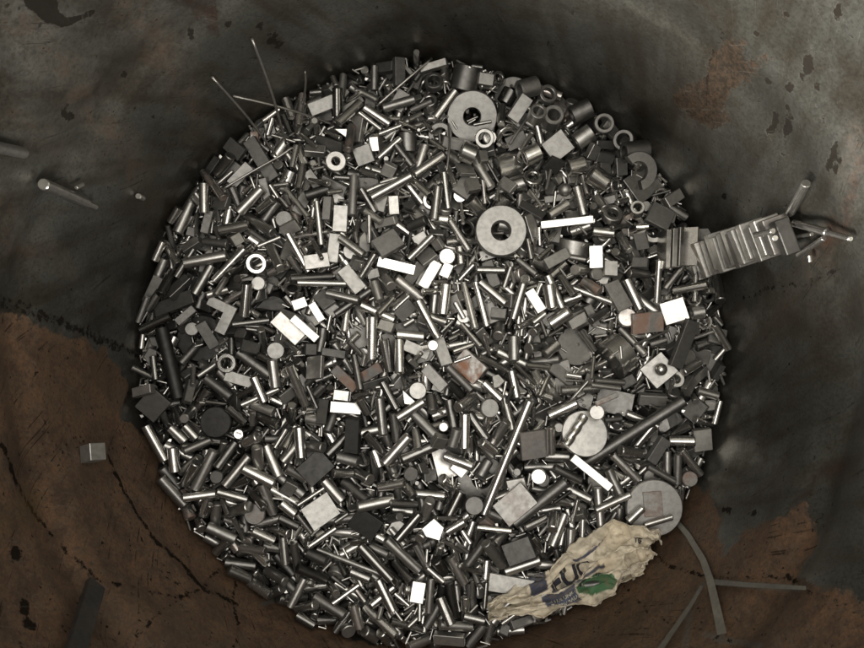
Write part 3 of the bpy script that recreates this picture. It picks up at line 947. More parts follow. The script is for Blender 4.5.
box('plate', 'dark brown plate in the shaded middle of the heap', None, 346, 378, 30, 10, 5, -45, (0.12, 0.5, 0.5), 'flat_plate')
box('plate', 'dark brown strip crossing the shaded middle', None, 371, 373, 26, 11, 5, 30, (0.12, 0.5, 0.5), 'flat_plate')
box('plate', 'black plate above the square grey plate', 'the black plate', 317, 466, 30, 24, 6, 42, BLACK, 'flat_plate')
put('twist_drill', 'drill', 'broken twist drill lying on the mirror bright disc', 'the twist drill', ('drill',), lambda: g_drill(4.6 * PX, 34 * PX), 569, 427, 54, 'lie', (0.6, 0.2, 0))
put('steel_ball', 'ball', 'steel ball resting on the grey square plate', 'the steel ball', ('ball', 6), lambda: g_ball(6.2 * PX), 655.5, 369, 0, 'flat', SHINE)
put('steel_ball', 'ball', 'steel ball lying beside the sleeves near the narrow strip', None, ('ball', 7), lambda: g_ball(6.6 * PX), 564, 191, 0, 'flat', GREY)
put('domed_pin', 'pin', 'fat pin with a rounded end beside the thick slanting rod', 'the domed pin', ('dome', 1), lambda: g_domed(6 * PX, 26 * PX), 547, 299, 100, 'lie', SHINE)
put('domed_pin', 'pin', 'rounded pin end below the thick slanting rod', None, ('dome', 2), lambda: g_domed(6.5 * PX, 24 * PX), 557, 318, 215, 'lie', SHINE)
rod('bright pin on the large pale disc, upper one', None, 622, 516, 636, 503, 8.5, SHINE, 'steel_pin', 'pin')
rod('bright pin on the large pale disc, lower one', None, 638, 520, 665, 512, 6.5, SHINE, 'steel_pin', 'pin')
rod('thin pin across the rust-red plate', None, 454, 362, 470, 356, 3.4, SHINE, 'thin_pin', 'pin')
rod('bright pin framing the square grey plate on its wall side', None, 298, 512, 312, 532, 6, SHINE, 'steel_pin', 'pin')
rod('bright pin framing the square grey plate on its far side', None, 300, 503, 326, 486, 5, SHINE, 'steel_pin', 'pin')
rod('bright pin framing the square grey plate on its near side', None, 312, 542, 337, 526, 6, SHINE, 'steel_pin', 'pin')
N_MARK_END = len(PIECES)
# a last scatter between them
fill(420, 0.010, 0.97, choices=4)
fill(240, 0.012, 0.97, (('thin', 'thick'), (50, 50)), choices=3)

# ---------------------------------------------------------------- which pieces show, and which become objects of their own
seen = np.bincount(ID[(ID >= 0) & (GR < R)].ravel(), minlength=len(PIECES))
LIMIT = {'thick': 300, 'thin': 300, 'block': 300, 'plate': 300, 'chip': 300, 'sleeve': 300, 'washer': 300, 'disc': 300}
single, rest_of = [], []
for kind, lim in LIMIT.items():
    ps = sorted((p for p in PIECES if p['kind'] == kind), key=lambda p: -seen[p['index']])
    big = [p for p in ps if seen[p['index']] >= 26]
    single += big[:lim]
    rest_of += [p for p in ps if p not in big[:lim]] if len(ps) < 400 else ps[len(big[:lim]):]
marks = [p for p in PIECES if p['kind'] == 'mark']
print('pieces', len(PIECES), 'marks', len(marks), 'single', len(single), 'rest', len(rest_of))


def tag(o, label, cat, group=None):
    o['label'], o['category'] = label, cat
    if group:
        o['group'] = group
    return o


def place(p):
    o = bpy.data.objects.new(p['name'], shape_mesh(p['shape'], p['name']))
    C.objects.link(o)
    M = p['rot'].to_4x4()
    M.translation = p['loc']
    o.matrix_world = M
    o.color = (*p['tone'], 1.0)
    return o


# ---------------------------------------------------------------- the drum
def drum():
    root = bpy.data.objects.new('steel_drum', None)
    C.objects.link(root)
    root.location = (0, 0, -0.12)
    tag(root, 'open steel drum with scratched grey-green and rust-brown inner wall', 'drum')
    nt_, nz = 1150, 270
    zs = np.concatenate([[-0.12, -0.07], np.linspace(-0.035, 0.345, nz), np.linspace(0.36, RIM_Z, 12)])
    th = np.linspace(0, 2 * math.pi, nt_, endpoint=False)
    TH, Z = np.meshgrid(th, zs, indexing='xy')
    dent = 0.0011 * np.sin(3 * TH + 5 * Z + 1) + 0.0009 * np.sin(7 * TH - 22 * Z) + 0.0006 * np.sin(11 * TH + 37 * Z + 2) + 0.0008 * np.sin(2 * TH + 30 * Z)
    dent *= 1.5 * np.clip((Z - 0.01) / 0.05, 0, 1)
    rr = R + 0.0065 * np.exp(-((Z - HOOP_Z) / 0.021) ** 2) + np.abs(dent)
    V = np.stack([rr * np.cos(TH), rr * np.sin(TH), Z], -1).reshape(-1, 3)
    n_z = len(zs)
    i = np.arange(n_z - 1)[:, None] * nt_
    j = np.arange(nt_)[None, :]
    j2 = (j + 1) % nt_
    F = np.stack([i + j2, i + j, i + nt_ + j, i + nt_ + j2], -1).reshape(-1, 4)
    me = bpy.data.meshes.new('drum_wall')
    me.from_pydata(V.tolist(), [], F.tolist())
    me.polygons.foreach_set('use_smooth', np.ones(len(F), dtype=bool))
    # stains and wear, traced onto the steel
    vis = V[:, 2] < 0.36
    U = np.full(len(V), -999.0)
    W = np.full(len(V), -999.0)
    U[vis], W[vis] = project(V[vis])
    s_, t_ = np.arctan2(V[:, 1], V[:, 0]) * R, V[:, 2]
    wx = (vnoise(s_ * 60 + 70, t_ * 60 + 40, 21, 4) - 0.5)
    wy = (vnoise(s_ * 60 + 70, t_ * 60 + 40, 51, 4) - 0.5)
    U2, W2 = U + wx * 26, W + wy * 26
    U1, W1 = U + wx * 7, W + wy * 7

    def poly(pts, uu, ww):
        ins = np.zeros(len(uu), dtype=bool)
        for (x0, y0), (x1, y1) in zip(pts, pts[1:] + pts[:1]):
            if y0 == y1:
                continue
            c = ((y0 > ww) != (y1 > ww)) & (uu < (x1 - x0) * (ww - y0) / (y1 - y0) + x0)
            ins ^= c
        return ins.astype(float)

    def line(pts, w, uu, ww, taper=False):
        best = np.full(len(uu), 1e9)
        for (x0, y0), (x1, y1) in zip(pts, pts[1:]):
            dx, dy = x1 - x0, y1 - y0
            k = np.clip(((uu - x0) * dx + (ww - y0) * dy) / (dx * dx + dy * dy), 0, 1)
            best = np.minimum(best, np.hypot(uu - x0 - k * dx, ww - y0 - k * dy))
        return np.clip(1.0 - best / w, 0, 1)

    rust = np.zeros(len(V)); dark = rust.copy(); bare = rust.copy(); soft = rust.copy(); red = rust.copy(); och = rust.copy()
    patch = False
    for pts in ([(-60, 292), (0, 312), (50, 326), (105, 352), (128, 385), (122, 420), (150, 440), (160, 470), (200, 540), (300, 600), (345, 618), (345, 760), (-200, 760), (-200, 290)],
                [(450, 628), (560, 615), (640, 545), (697, 478), (708, 500), (722, 520), (716, 545), (722, 556), (760, 522), (785, 513), (806, 500), (820, 525), (806, 566), (798, 578), (830, 592), (1000, 610), (1000, 800), (440, 800)],
                None,
                [(728, 38), (745, 45), (752, 62), (780, 50), (776, 58), (756, 72), (760, 84), (738, 84), (728, 112), (716, 132), (690, 122), (674, 96), (700, 78), (712, 52)],
                [(345, 640), (450, 640), (450, 760), (345, 760)]):
        if pts is None:
            patch = True
            continue
        if patch:
            patch = False
            brown = poly(pts, U2, W2)
            continue
        rust = np.maximum(rust, poly(pts, U2, W2))
    for pts in ([(0, 296), (50, 315), (100, 338), (142, 356)], [(0, 306), (60, 322), (120, 352)]):
        dark = np.maximum(dark, 0.75 * line(pts, 6, U1, W1))
    cracks = [([(-20, 420), (4, 450), (14, 482), (40, 520), (66, 552), (95, 578), (118, 586)], 6),
              ([(106, 455), (122, 490), (146, 530), (180, 562), (206, 590), (238, 604)], 4.5),
              ([(126, 660), (140, 632), (162, 610), (195, 592), (214, 576), (226, 562)], 4.5),
              ([(238, 570), (232, 600), (240, 625), (232, 650)], 3.5), ([(165, 578), (190, 592)], 3), ([(118, 586), (160, 594), (200, 600)], 3),
              ([(618, 582), (640, 602), (650, 615), (678, 624), (700, 630), (740, 645)], 3.5),
              ([(704, 576), (670, 566), (660, 558)], 5), ([(706, 576), (740, 578), (800, 580)], 4), ([(780, 566), (800, 590), (830, 598), (864, 615)], 4),
              ([(376, 0), (378, 30), (384, 55)], 3.5), ([(740, 20), (722, 36), (712, 55), (705, 66)], 4.5), ([(820, 0), (812, 55)], 2.6),
              ([(864, 86), (838, 104), (820, 120)], 3), ([(864, 105), (828, 124), (784, 160)], 3), ([(742, 0), (700, 55), (640, 120)], 2.2), ([(640, 0), (632, 60)], 1.8),
              ([(48, 56), (80, 96), (110, 130)], 2.2), ([(55, 90), (92, 140), (110, 155)], 2.6), ([(10, 112), (60, 160), (100, 175)], 2.2), ([(120, 10), (180, 70)], 2),
              ([(740, 300), (775, 285), (800, 286), (840, 268)], 4), ([(700, 320), (745, 330)], 3)]
    for pts, w in cracks:
        dark = np.maximum(dark, 0.82 * line(pts, w * 0.8, U1, W1))
    for cx, cy, a, b, rot in ((806, 68, 5, 16, 12), (836, 12, 4, 10, 15), (786, 126, 4, 13, 8), (771, 122, 4, 14, 12), (791, 86, 4, 5, 0), (832, 152, 4, 16, 18), (838, 165, 3, 10, 20),
                              (828, 165, 2.5, 12, 12), (724, 198, 3, 6, 40), (815, 88, 3, 4, 0), (755, 33, 4, 3, 0), (768, 82, 3, 3, 0), (790, 14, 3, 3, 0), (850, 70, 3, 3, 0), (788, 106, 2.5, 2.5, 0),
                              (725, 510, 5, 3, 20), (753, 512, 4, 3, 0), (15, 555, 7, 5, 0), (25, 608, 6, 7, 0), (30, 625, 8, 5, 0), (190, 34, 4, 5, 0), (228, 24, 3, 4, 0), (262, 24, 4, 4, 0), (272, 38, 4, 5, 0),
                              (277, 45, 4, 4, 0), (125, 78, 3, 3, 0), (135, 108, 4, 2, 0), (153, 118, 3, 3, 0), (142, 90, 2, 3, 0), (66, 115, 6, 4, 30)):
        c_, s2 = math.cos(math.radians(rot)), math.sin(math.radians(rot))
        dx, dy = U + wx * 12 - cx, W + wy * 12 - cy
        dark = np.maximum(dark, np.clip(1.35 - np.hypot((dx * c_ + dy * s2) / a, (-dx * s2 + dy * c_) / b) * 0.8, 0, 1))
    hook = [(23, -6), (26, 6), (40, 16), (52, 24), (68, 26), (80, 19), (93, 15), (92, 10), (84, 13), (76, 17), (66, 18), (58, 12), (55, -6)]
    dark = np.maximum(dark, 1.6 * poly(hook, U + wx * 3, W + wy * 3))
    for pts, w in (([(670, 514), (688, 534), (704, 560), (710, 580), (716, 606), (721, 640)], 5.5), ([(712, 582), (750, 585), (800, 589)], 4.5), ([(703, 584), (692, 602), (672, 632), (655, 655)], 3.5),
                   ([(690, 612), (684, 650)], 4), ([(705, 634), (724, 640), (760, 646)], 4), ([(262, 605), (275, 600)], 3)):
        bare = np.maximum(bare, line(pts, w, U, W) * 1.2)
    
    def blur(a, k, times=2):
        a = a.reshape(n_z, nt_)
        for _ in range(times):
            a = sum(np.roll(a, d, 1) for d in range(-k, k + 1)) / (2 * k + 1)
            p_ = np.pad(a, ((k, k), (0, 0)), mode='edge')
            a = sum(p_[d:d + n_z] for d in range(2 * k + 1)) / (2 * k + 1)
        return a.reshape(-1)
    rust, dark, bare = blur(rust, 2), np.clip(blur(dark, 1, 1) * 1.12, 0, 1.5), np.clip(blur(bare, 1, 1) * 1.5, 0, 1)
    for pts, w, a in (([(20, 20), (70, 80), (130, 170), (190, 240)], 34, 1.0), ([(130, 0), (170, 60), (210, 140)], 26, 0.9), ([(0, 215), (20, 245), (60, 270)], 26, 0.7),
                      ([(0, 110), (60, 150)], 22, 0.6), ([(864, 140), (850, 200), (800, 290), (760, 330)], 26, 0.9), ([(300, 60), (270, 90), (240, 110)], 16, 0.8), ([(690, 120), (670, 150), (640, 160)], 18, 0.5),
                      ([(725, 300), (740, 330)], 14, 0.7), ([(690, 480), (760, 490), (840, 470)], 12, 0.5)):
        soft = np.maximum(soft, a * line(pts, w, U2, W2))
    red = np.maximum(poly([(172, -20), (214, -20), (219, 38), (205, 30), (188, 10)], U1, W1) * 0.8, line([(864, 160), (846, 215), (820, 250)], 10, U2, W2) * 0.8)
    red = np.maximum(red, line([(790, 508), (830, 470), (850, 462)], 9, U2, W2) * 0.7)
    red = np.maximum(red, line([(650, 530), (690, 500)], 26, U2, W2) * 0.5)
    och = line([(-20, 530), (30, 506)], 22, U2, W2) * 0.9
    for nm, (a, b, c) in (('paint', (rust, dark, bare)), ('wear', (soft, red, och))):
        at = me.attributes.new(nm, 'FLOAT_COLOR', 'POINT')
        at.data.foreach_set('color', np.stack([a, b, c, blur(brown, 2) if nm == 'paint' else np.ones(len(V))], -1).astype(np.float32).ravel())
    at = me.attributes.new('sheet', 'FLOAT_VECTOR', 'POINT')
    at.data.foreach_set('vector', np.stack([s_, t_, 0 * t_], -1).astype(np.float32).ravel())
    M = wall_material()
    me.materials.append(M)
    me.update()

    def child(name, me_):
        o = bpy.data.objects.new(name, me_)
        C.objects.link(o)
        o.parent = root
        o.matrix_parent_inverse = Matrix.Translation((0, 0, 0.12))
        return o
    child('inner_wall', me)
    outer = plain_material('drum_outside_paint', (0.05, 0.07, 0.09), 0.4)
    prof = [(R + 0.0022, -0.12)] + [(R + 0.0085 + 0.0065 * math.exp(-((z - HOOP_Z) / 0.021) ** 2) + 0.0012, z) for z in np.linspace(-0.1, RIM_Z - 0.004, 40)] + [(R + 0.0022, RIM_Z - 0.003)]
    V2, F2, SM, SH = g_lathe(prof, 96)
    child('outer_wall', mesh_from('outer_wall', V2, F2[:-2], SM[:-2], None, outer))
    V2, F2, SM, SH = g_lathe([(R + 0.001 + 0.006 + 0.006 * math.cos(a), RIM_Z + 0.004 + 0.006 * math.sin(a)) for a in np.linspace(0, 2 * math.pi, 10, endpoint=False)], 128, True)
    child('rim', mesh_from('rim', V2, F2, SM, None, outer))
    V2, F2, SM, SH = g_lathe([(R + 0.0015, -0.125), (R + 0.0015, -0.1205)], 64)
    child('bottom', mesh_from('bottom', V2, F2, SM, SH, outer))
    return root


drum()

# ---------------------------------------------------------------- recorded pieces and ordinary pieces as objects
for p in marks:
    tag(place(p), p['label'], p['cat'])

LM = []
for p in marks:
    if p.get('phrase'):
        LM.append((p['loc'].x, p['loc'].y, p['phrase']))
DIRS = ('above', 'up-right of', 'right of', 'down-right of', 'below', 'down-left of', 'left of', 'up-left of')
ORD = ('', 'second', 'third', 'fourth', 'fifth', 'sixth', 'seventh', 'eighth', 'ninth', 'tenth', 'eleventh', 'twelfth')
WORDS = {'thick': ('stout steel pin', 'pin', 'stout steel pins in the heap'), 'thin': ('thin steel pin', 'pin', 'thin steel pins in the heap'), 'block': ('small steel block', 'block', 'small steel blocks in the heap'),
         'plate': ('flat steel plate', 'plate', 'flat plates in the heap'), 'chip': ('broken steel chip', 'chip', 'broken chips in the heap'), 'sleeve': ('steel sleeve', 'sleeve', 'sleeves in the heap'),
         'washer': ('thick steel washer', 'washer', 'washers in the heap'), 'disc': ('small steel disc', 'disc', 'small discs in the heap')}
cells = {}
for p in single:
    x, y = p['loc'].x, p['loc'].y
    best = min(LM, key=lambda l: (l[0] - x) ** 2 + (l[1] - y) ** 2)
    d = math.hypot(best[0] - x, best[1] - y)
    a = math.degrees(math.atan2(x - best[0], y - best[1])) % 360
    k = int((a + 22.5) // 45) % 8
    cells.setdefault((p['kind'], best[2], k), []).append((d, p['index'], p))
for (kind, phrase, k), ps in cells.items():
    w, cat, group = WORDS[kind]
    for n, (d, _, p) in enumerate(sorted(ps)):
        place_word = 'nearest' if n == 0 else ORD[n] + ' nearest'
        o = place(p)
        tag(o, f'{place_word} {w} {DIRS[k]} {phrase}', cat, group)


def joined(name, ps, label, cat):
    vs_, fs, sm, tn, sh, off = [], [], [], [], set(), 0
    for p in ps:
        V = p['shape']['V'] @ np.array(p['rot']).T + np.array(p['loc'])
        vs_.append(V)
        fs += [tuple(i + off for i in f) for f in p['shape']['F']]
        sm += p['shape']['SM']
        tn.append(np.tile(np.array((*p['tone'], 1.0), dtype=np.float32), (len(V), 1)))
        if p['shape']['SH']:
            sh |= {(a + off, b + off) for a, b in p['shape']['SH']}
        off += len(V)
    me = mesh_from(name, np.concatenate(vs_).tolist(), fs, sm, sh, M_HEAP)
    at = me.attributes.new('tone', 'FLOAT_COLOR', 'POINT')
    at.data.foreach_set('color', np.concatenate(tn).ravel())
    o = bpy.data.objects.new(name, me)
    C.objects.link(o)
    o['kind'] = 'stuff'
    return tag(o, label, cat)


joined('metal_crumbs', [p for p in PIECES if p['kind'] == 'crumb'], 'tiny steel crumbs and needles lodged in the gaps of the heap', 'metal crumbs')
joined('scrap_heap', rest_of, 'dense heap of small steel offcuts filling the drum under the loose pieces', 'scrap metal')

# ---------------------------------------------------------------- stack of plates leaning on the wall, with loose pins on and above it
def free(name, cat, label, sh, loc, rot, tn, group=None):
    rec = dict(name=name, shape=sh, loc=Vector(loc), rot=rot, tone=tn)
    return tag(place(rec), label, cat, group)


def frame(xd, zd):
    z = Vector(zd).normalized()
    x = Vector(xd)
    x = (x - z * x.dot(z)).normalized()
    return Matrix((x, z.cross(x), z)).transposed()


heap_at = lambda x, y: float(np.median(H[int((x + .3) / CELL) - 8:int((x + .3) / CELL) + 9, int((y + .3) / CELL) - 8:int((y + .3) / CELL) + 9].clip(-0.1, 0.05)))
rs = random.Random(4)
base = P(700, 258, 0.0)
z = heap_at(base.x, base.y) + 0.003
top_uv = (786, 233)
tp = WP(*top_uv, 0.014)
n_st = 15
TN = [(0.62, 0.40, 0.0), (0.34, 0.42, 0.0), (0.72, 0.36, 0), (0.28, 0.45, 0.1), (0.55, 0.40, 0.0)]
ordn = ('lowest', 'second lowest', 'third lowest', 'fourth lowest', 'fifth lowest', 'sixth lowest', 'seventh lowest', 'middle', 'seventh highest', 'sixth highest', 'fifth highest', 'fourth highest', 'third highest', 'second highest', 'topmost')
p0 = P(706, 256, z)
for i in range(n_st):
    f = i / (n_st - 1)
    # the column climbs the wall, each plate a little out of true
    c = p0.lerp(tp, f)
    rad = Vector((c.x, c.y, 0)).normalized()
    rmax = R - 0.0125
    rc = min(math.hypot(c.x, c.y), rmax)
    c = Vector((rad.x * rc, rad.y * rc, c.z))
    lean = (tp - p0).normalized()
    up = (lean * 0.75 + Vector((0, 0, 0.5)) + Vector((rs.uniform(-.03, .03), rs.uniform(-.03, .03), 0))).normalized()
    tang = Vector((-rad.y, rad.x, 0)) + rad * rs.uniform(-0.05, 0.05)
    t = (tp - p0).length / (n_st - 1) * 0.80
    w = 0.0350 - 0.0085 * f
    sh = shape(('stackplate', i), lambda: g_box(w, 0.019 if i < n_st - 1 else 0.010, t, 0.0006))
    off = rad * rs.uniform(-0.0042, 0.0012) + Vector((-rad.y, rad.x, 0)) * rs.uniform(-0.0026, 0.0026)
    free('stacked_plate', 'plate', f'{ordn[i]} plate of the stack leaning on the drum wall', sh, c + off, frame(tang, up), TN[i % 5] if i < 14 else (0.12, 0.45, 0), 'plates stacked up the drum wall')
# toppled plates at the foot of the stack, standing on edge
for i, (u, yawd, tilt_, tn) in enumerate(((655, 88, 0.1, SHINE), (660, 90, 0.2, LIGHT), (665, 91, 0.3, SHINE), (676, 94, 1.0, (0.5, 0.25, 0.1)), (694, 92, 1.05, DARK))):
    c = P(u, 254 - i, 0)
    hz = heap_at(c.x, c.y)
    up = Vector((-math.cos(tilt_), 0.05, math.sin(tilt_)))
    sh = shape(('footplate', i > 2), lambda: g_box(0.036, 0.021, 0.0045, 0.0004))
    rt = frame((0.05, 1, 0), up)
    low = (np.array(rt) @ sh['V'].T)[2].min()
    free('stacked_plate', 'plate', ('thin plate standing on edge at the far tip of the toppled row', 'second plate standing on edge in the toppled row', 'third plate standing on edge in the toppled row', 'tilted shiny plate between the toppled row and the stack', 'dark tilted plate at the foot of the stack')[i],
         sh, (c.x, c.y, hz - low + 0.001), rt, tn, 'plates toppled at the foot of the stack')


def wall_pin(label, u0, v0, u1, v1, d, tn=SHINE, step=None, inset=0.0, name='steel_pin'):
    """a pin lying against the wall or in its hoop"""
    a, b = WP(u0, v0, d / 2 * PX * 0.8 + inset + 0.001), WP(u1, v1, d / 2 * PX * 0.8 + inset + 0.001)
    sc = (CAM_Z - (a.z + b.z) / 2) / CAM_Z
    r = d / 2 * PX * sc
    L = (b - a).length
    if step:
        L1 = L * step[0]
        sh = shape(('wst', label), lambda: g_stepped(r, L1, r * step[1], L - L1))
        c = a + (b - a) * (step[0] / 2)
    else:
        sh = shape(('wpin', label), lambda: g_pin(r, L, 20))
        c = (a + b) / 2
    return free(name, 'pin', label, sh, c, rot_axis(b - a), tn)


wall_pin('stepped steel pin resting in the hoop of the drum wall', 43, 184, 95, 207, 11.5, SHINE, (0.8, 0.7))
wall_pin('thick pin on the drum wall cut by the frame edge', -22, 143, 24, 153, 12, GREY)
wall_pin('tiny bright pin above the stepped pin on the wall', 76, 188, 83, 184, 4, LIGHT, name='thin_pin')
wall_pin('tiny pale stud sticking to the bare wall', 138, 196, 143, 198, 6, LIGHT, name='thin_pin')
wall_pin('tiny pale speck-like stud on the brown wall by the grey bar', 98, 588, 100, 591, 3, LIGHT, name='thin_pin')
wall_pin('bright pin leaning up the wall above the plate stack', 790, 213, 806, 183, 9.5, SHINE)
wall_pin('long stepped bright pin beyond the top of the plate stack', 794, 223, 851, 239, 8, SHINE, (0.62, 0.72))
wall_pin('thin pin behind the long stepped pin', 788, 238, 812, 234, 4, GREY, name='thin_pin')
wall_pin('bright pin slanting under the long stepped pin', 798, 255, 824, 238, 5.5, SHINE)
wall_pin('tiny pin hanging below the slanting bright pin', 809, 255, 810, 262, 4.5, SHINE, name='thin_pin')
wall_pin('bright pin lying across the upper plates of the stack', 755, 235, 773, 231, 6, SHINE, inset=0.027)
wall_pin('little white stud on the upper plates of the stack', 773, 238.2, 775.5, 238, 6, MIRROR, inset=0.026, name='thin_pin')
# cube and bars caught in the hoop
c = WP(93, 453, 0.0085)
rad = Vector((c.x, c.y, 0)).normalized()
free('steel_block', 'block', 'lone pale cube caught on the brown drum wall', shape(('cube', 1), lambda: g_box(0.0135, 0.0135, 0.0125)), c, frame(Vector((-rad.y, rad.x, 0.25)), Vector((-rad.x, -rad.y, 0.5))), (0.45, 0.5, 0))
a, b = WP(91, 588, 0.004), WP(66, 668, 0.004)
c = (a + b) / 2
rad = Vector((c.x, c.y, 0)).normalized()
free('metal_strip', 'strip', 'dull grey bar leaning on the brown wall', shape(('wallbar',), lambda: g_box((b - a).length, 0.0135, 0.0045)), c - rad * 0.004, frame(b - a, -rad), (0.10, 0.55, 0.1))


def wire(label, pts, d, tn):
    """bent wire through 3d points"""
    n, V, F = 8, [], []
    for i, p in enumerate(pts):
        t = (pts[min(i + 1, len(pts) - 1)] - pts[max(i - 1, 0)]).normalized()
        m = rot_axis(t)
        for j in range(n):
            a = 2 * math.pi * j / n
            V.append(p + m @ Vector((d / 2 * math.cos(a), d / 2 * math.sin(a), 0)))
    for i in range(len(pts) - 1):
        for j in range(n):
            F.append((i * n + j, i * n + (j + 1) % n, (i + 1) * n + (j + 1) % n, (i + 1) * n + j))
    F += [tuple(range(n - 1, -1, -1)), tuple((len(pts) - 1) * n + j for j in range(n))]
    me = mesh_from('wire', V, F, [True] * (len(F) - 2) + [False] * 2, None, M_METAL)
    o = bpy.data.objects.new('wire', me)
    C.objects.link(o)
    o.color = (*tn, 1)
    return tag(o, label, 'wire')


def lean_wire(label, top, foot, d=2.4, tn=(0.35, 0.35, 0.1), on_wall=True, bow=0.003):
    f = P(*foot)
    f.z = heap_at(f.x, f.y) + d * PX
    t = WP(*top, d * PX * 0.6) if on_wall else P(*top)
    if not on_wall:
        t.z = heap_at(t.x, t.y) + d * PX + 0.004
    pts = []
    for i in range(13):
        k = i / 12
        p = f.lerp(t, k) + Vector((0.6, 0.3, 1)) * bow * math.sin(math.pi * k)
        if math.hypot(p.x, p.y) < R - 0.004 and on_wall is False:
            p.z = max(p.z, heap_at(p.x, p.y) + 0.002)
        pts.append(p)
    return wire(label, pts, d * PX, tn)


lean_wire('straight wire leaning on the wall, longest of the crossing wires', (212, 77), (280, 161))
lean_wire('wire leaning high on the wall above the other wires', (252, 39), (289, 148), 2.6)
lean_wire('nearly level wire crossing the two leaning wires', (233, 96), (337, 128), 2.6)
lean_wire('wire lying flat across the dark plate under the wires', (229, 195), (299, 149), 2.4, (0.4, 0.35, 0.1), False)
lean_wire('short wire leaning on the far wall by the pins', (305, 71), (306, 108), 2.4)
lean_wire('long wire slanting across the upper heap', (378, 112), (432, 66), 2.6, (0.45, 0.3, 0.0), False)
lean_wire('thin wire across the thin plate by the conical washer', (446, 178), (448, 128), 2.2, (0.3, 0.35, 0.1), False)


# ---------------------------------------------------------------- crumpled printed paper
def crumpled_paper():
    ctrl = [(488, 607, 9), (505, 602, 14), (530, 597, 17), (556, 588, 24), (580, 574, 36), (600, 562, 40), (618, 551, 36), (634, 545, 30), (645, 545, 25), (652, 547, 16)]
    nu, nv = 190, 84
    s = np.linspace(0, len(ctrl) - 1, nu)
    k = np.minimum(s.astype(int), len(ctrl) - 2)
    f = s - k
    f = f * f * (3 - 2 * f) * 0.5 + f * 0.5
    ca = np.array(ctrl, dtype=float)
    cen = ca[k] * (1 - f)[:, None] + ca[k + 1] * f[:, None]
    V = np.zeros((nu, nv, 3))
    uu, vv = np.meshgrid(np.linspace(0, 1, nu), np.linspace(-1, 1, nv), indexing='ij')
    ed = 1 + 0.30 * (vnoise(uu * 14 + 3, np.sign(vv) * 3 + 9, 91, 3) - 0.5)

    # creases: a faceted surface from random folds
    g = np.random.default_rng(8)
    cr = np.zeros((nu, nv))
    for _ in range(12):
        a = g.uniform(0, math.pi)
        ph = g.uniform(0, 10)
        fr = g.uniform(0.9, 3.2)
        w = (uu * 2.6 * math.cos(a) + vv * math.sin(a)) * fr + ph + 0.22 * vnoise(uu * 5, vv * 3 + 5, int(g.integers(1e6)), 1)
        cr += np.abs((w % 1.0) - 0.5) * (1.0 / fr)
    cr = (cr - cr.mean()) / cr.std()
    cells_u, cells_v = g.uniform(0, 1, 20), g.uniform(-1, 1, 20)
    dd = np.sort(np.hypot((uu[..., None] - cells_u) * 2.6, vv[..., None] - cells_v), axis=-1)
    ridge = np.clip((dd[..., 1] - dd[..., 0]) * 2.2, 0, 1)
    for i in range(nu):
        a, b = cen[max(i - 3, 0)], cen[min(i + 3, nu - 1)]
        t = np.array([b[0] - a[0], b[1] - a[1]])
        t /= np.linalg.norm(t)
        nrm = np.array([t[1], -t[0]])                  # towards the top of the photo
        for j in range(nv):
            wv = cen[i, 2] * ed[i, j] * vv[i, j] * 0.93
            u_, v_ = cen[i, 0] + nrm[0] * wv, cen[i, 1] + nrm[1] * wv
            d = ray(u_, v_)
            tt = (0.014 - CAM_Z) / d.z
            V[i, j] = (d.x * tt, d.y * tt, 0)
    bulge = (1 - np.abs(vv) ** 2.2)
    env = np.interp(uu, [0, 0.25, 0.45, 0.62, 0.85, 1.0], [0.004, 0.009, 0.014, 0.021, 0.024, 0.006])
    base_h = np.zeros((nu, nv))
    for i in range(nu):
        for j in range(nv):
            a, b = int((V[i, j, 0] + 0.3) / CELL), int((V[i, j, 1] + 0.3) / CELL)
            w = H[a - 7:a + 8:2, b - 7:b + 8:2]
            w = w[w < 0.1]
            base_h[i, j] = np.percentile(w, 88) if len(w) else np.nan
    base_h = np.where(np.isnan(base_h), np.nanmean(base_h), base_h)
    for _ in range(6):
        pd = np.pad(base_h, 3, mode='edge')
        base_h = np.maximum(sum(pd[3 + d:3 + d + nu, 3:-3] for d in range(-3, 4)) / 7, base_h * 0.35 + 0.65 * sum(pd[3:-3, 3 + d:3 + d + nv] for d in range(-3, 4)) / 7)
    V[..., 2] = base_h + 0.004 + bulge * env * 0.42 + 0.0054 * cr * (0.65 + 0.35 * bulge)
    V[..., 0] += 0.0012 * np.gradient(cr, axis=0) * 6
    V[..., 1] += 0.0012 * np.gradient(cr, axis=1) * 6
    rad = np.hypot(V[..., 0], V[..., 1])
    over = np.maximum(rad - (R - 0.003), 0)
    V[..., 2] += over * 1.5
    sc = np.minimum(1, (R - 0.003) / rad)
    V[..., 0] *= sc
    V[..., 1] *= sc
    F = [(i * nv + j, (i + 1) * nv + j, (i + 1) * nv + j + 1, i * nv + j + 1) for i in range(nu - 1) for j in range(nv - 1)]
    me = mesh_from('crumpled_paper', V.reshape(-1, 3), F, [True] * len(F), None, paper_material())
    col = np.zeros((nu, nv, 4))
    col[..., :3] = (0.64, 0.57, 0.44)
    col[..., 3] = 1
    tint = vnoise(uu * 9, vv * 4 + 20, 71, 3)[..., None]
    col[..., :3] *= 0.80 + 0.4 * tint

    def blot(u0, v0, a, b, rot, c, hard=True):
        x, y = (uu - u0) * 2.6, vv - v0
        cs, sn = math.cos(rot), math.sin(rot)
        m = np.hypot((x * cs + y * sn) / a, (-x * sn + y * cs) / b) < 1
        col[m, :3] = c
    blot(0.49, -0.34, 0.22, 0.30, 0.3, (0.060, 0.15, 0.065))
    blot(0.40, 0.05, 0.07, 0.22, 0.3, (0.35, 0.35, 0.30))
    m = (uu > 0.27) & (uu < 0.40) & (vv < -0.10) & (vv > -0.62)
    col[m, :3] = (0.075, 0.085, 0.125)
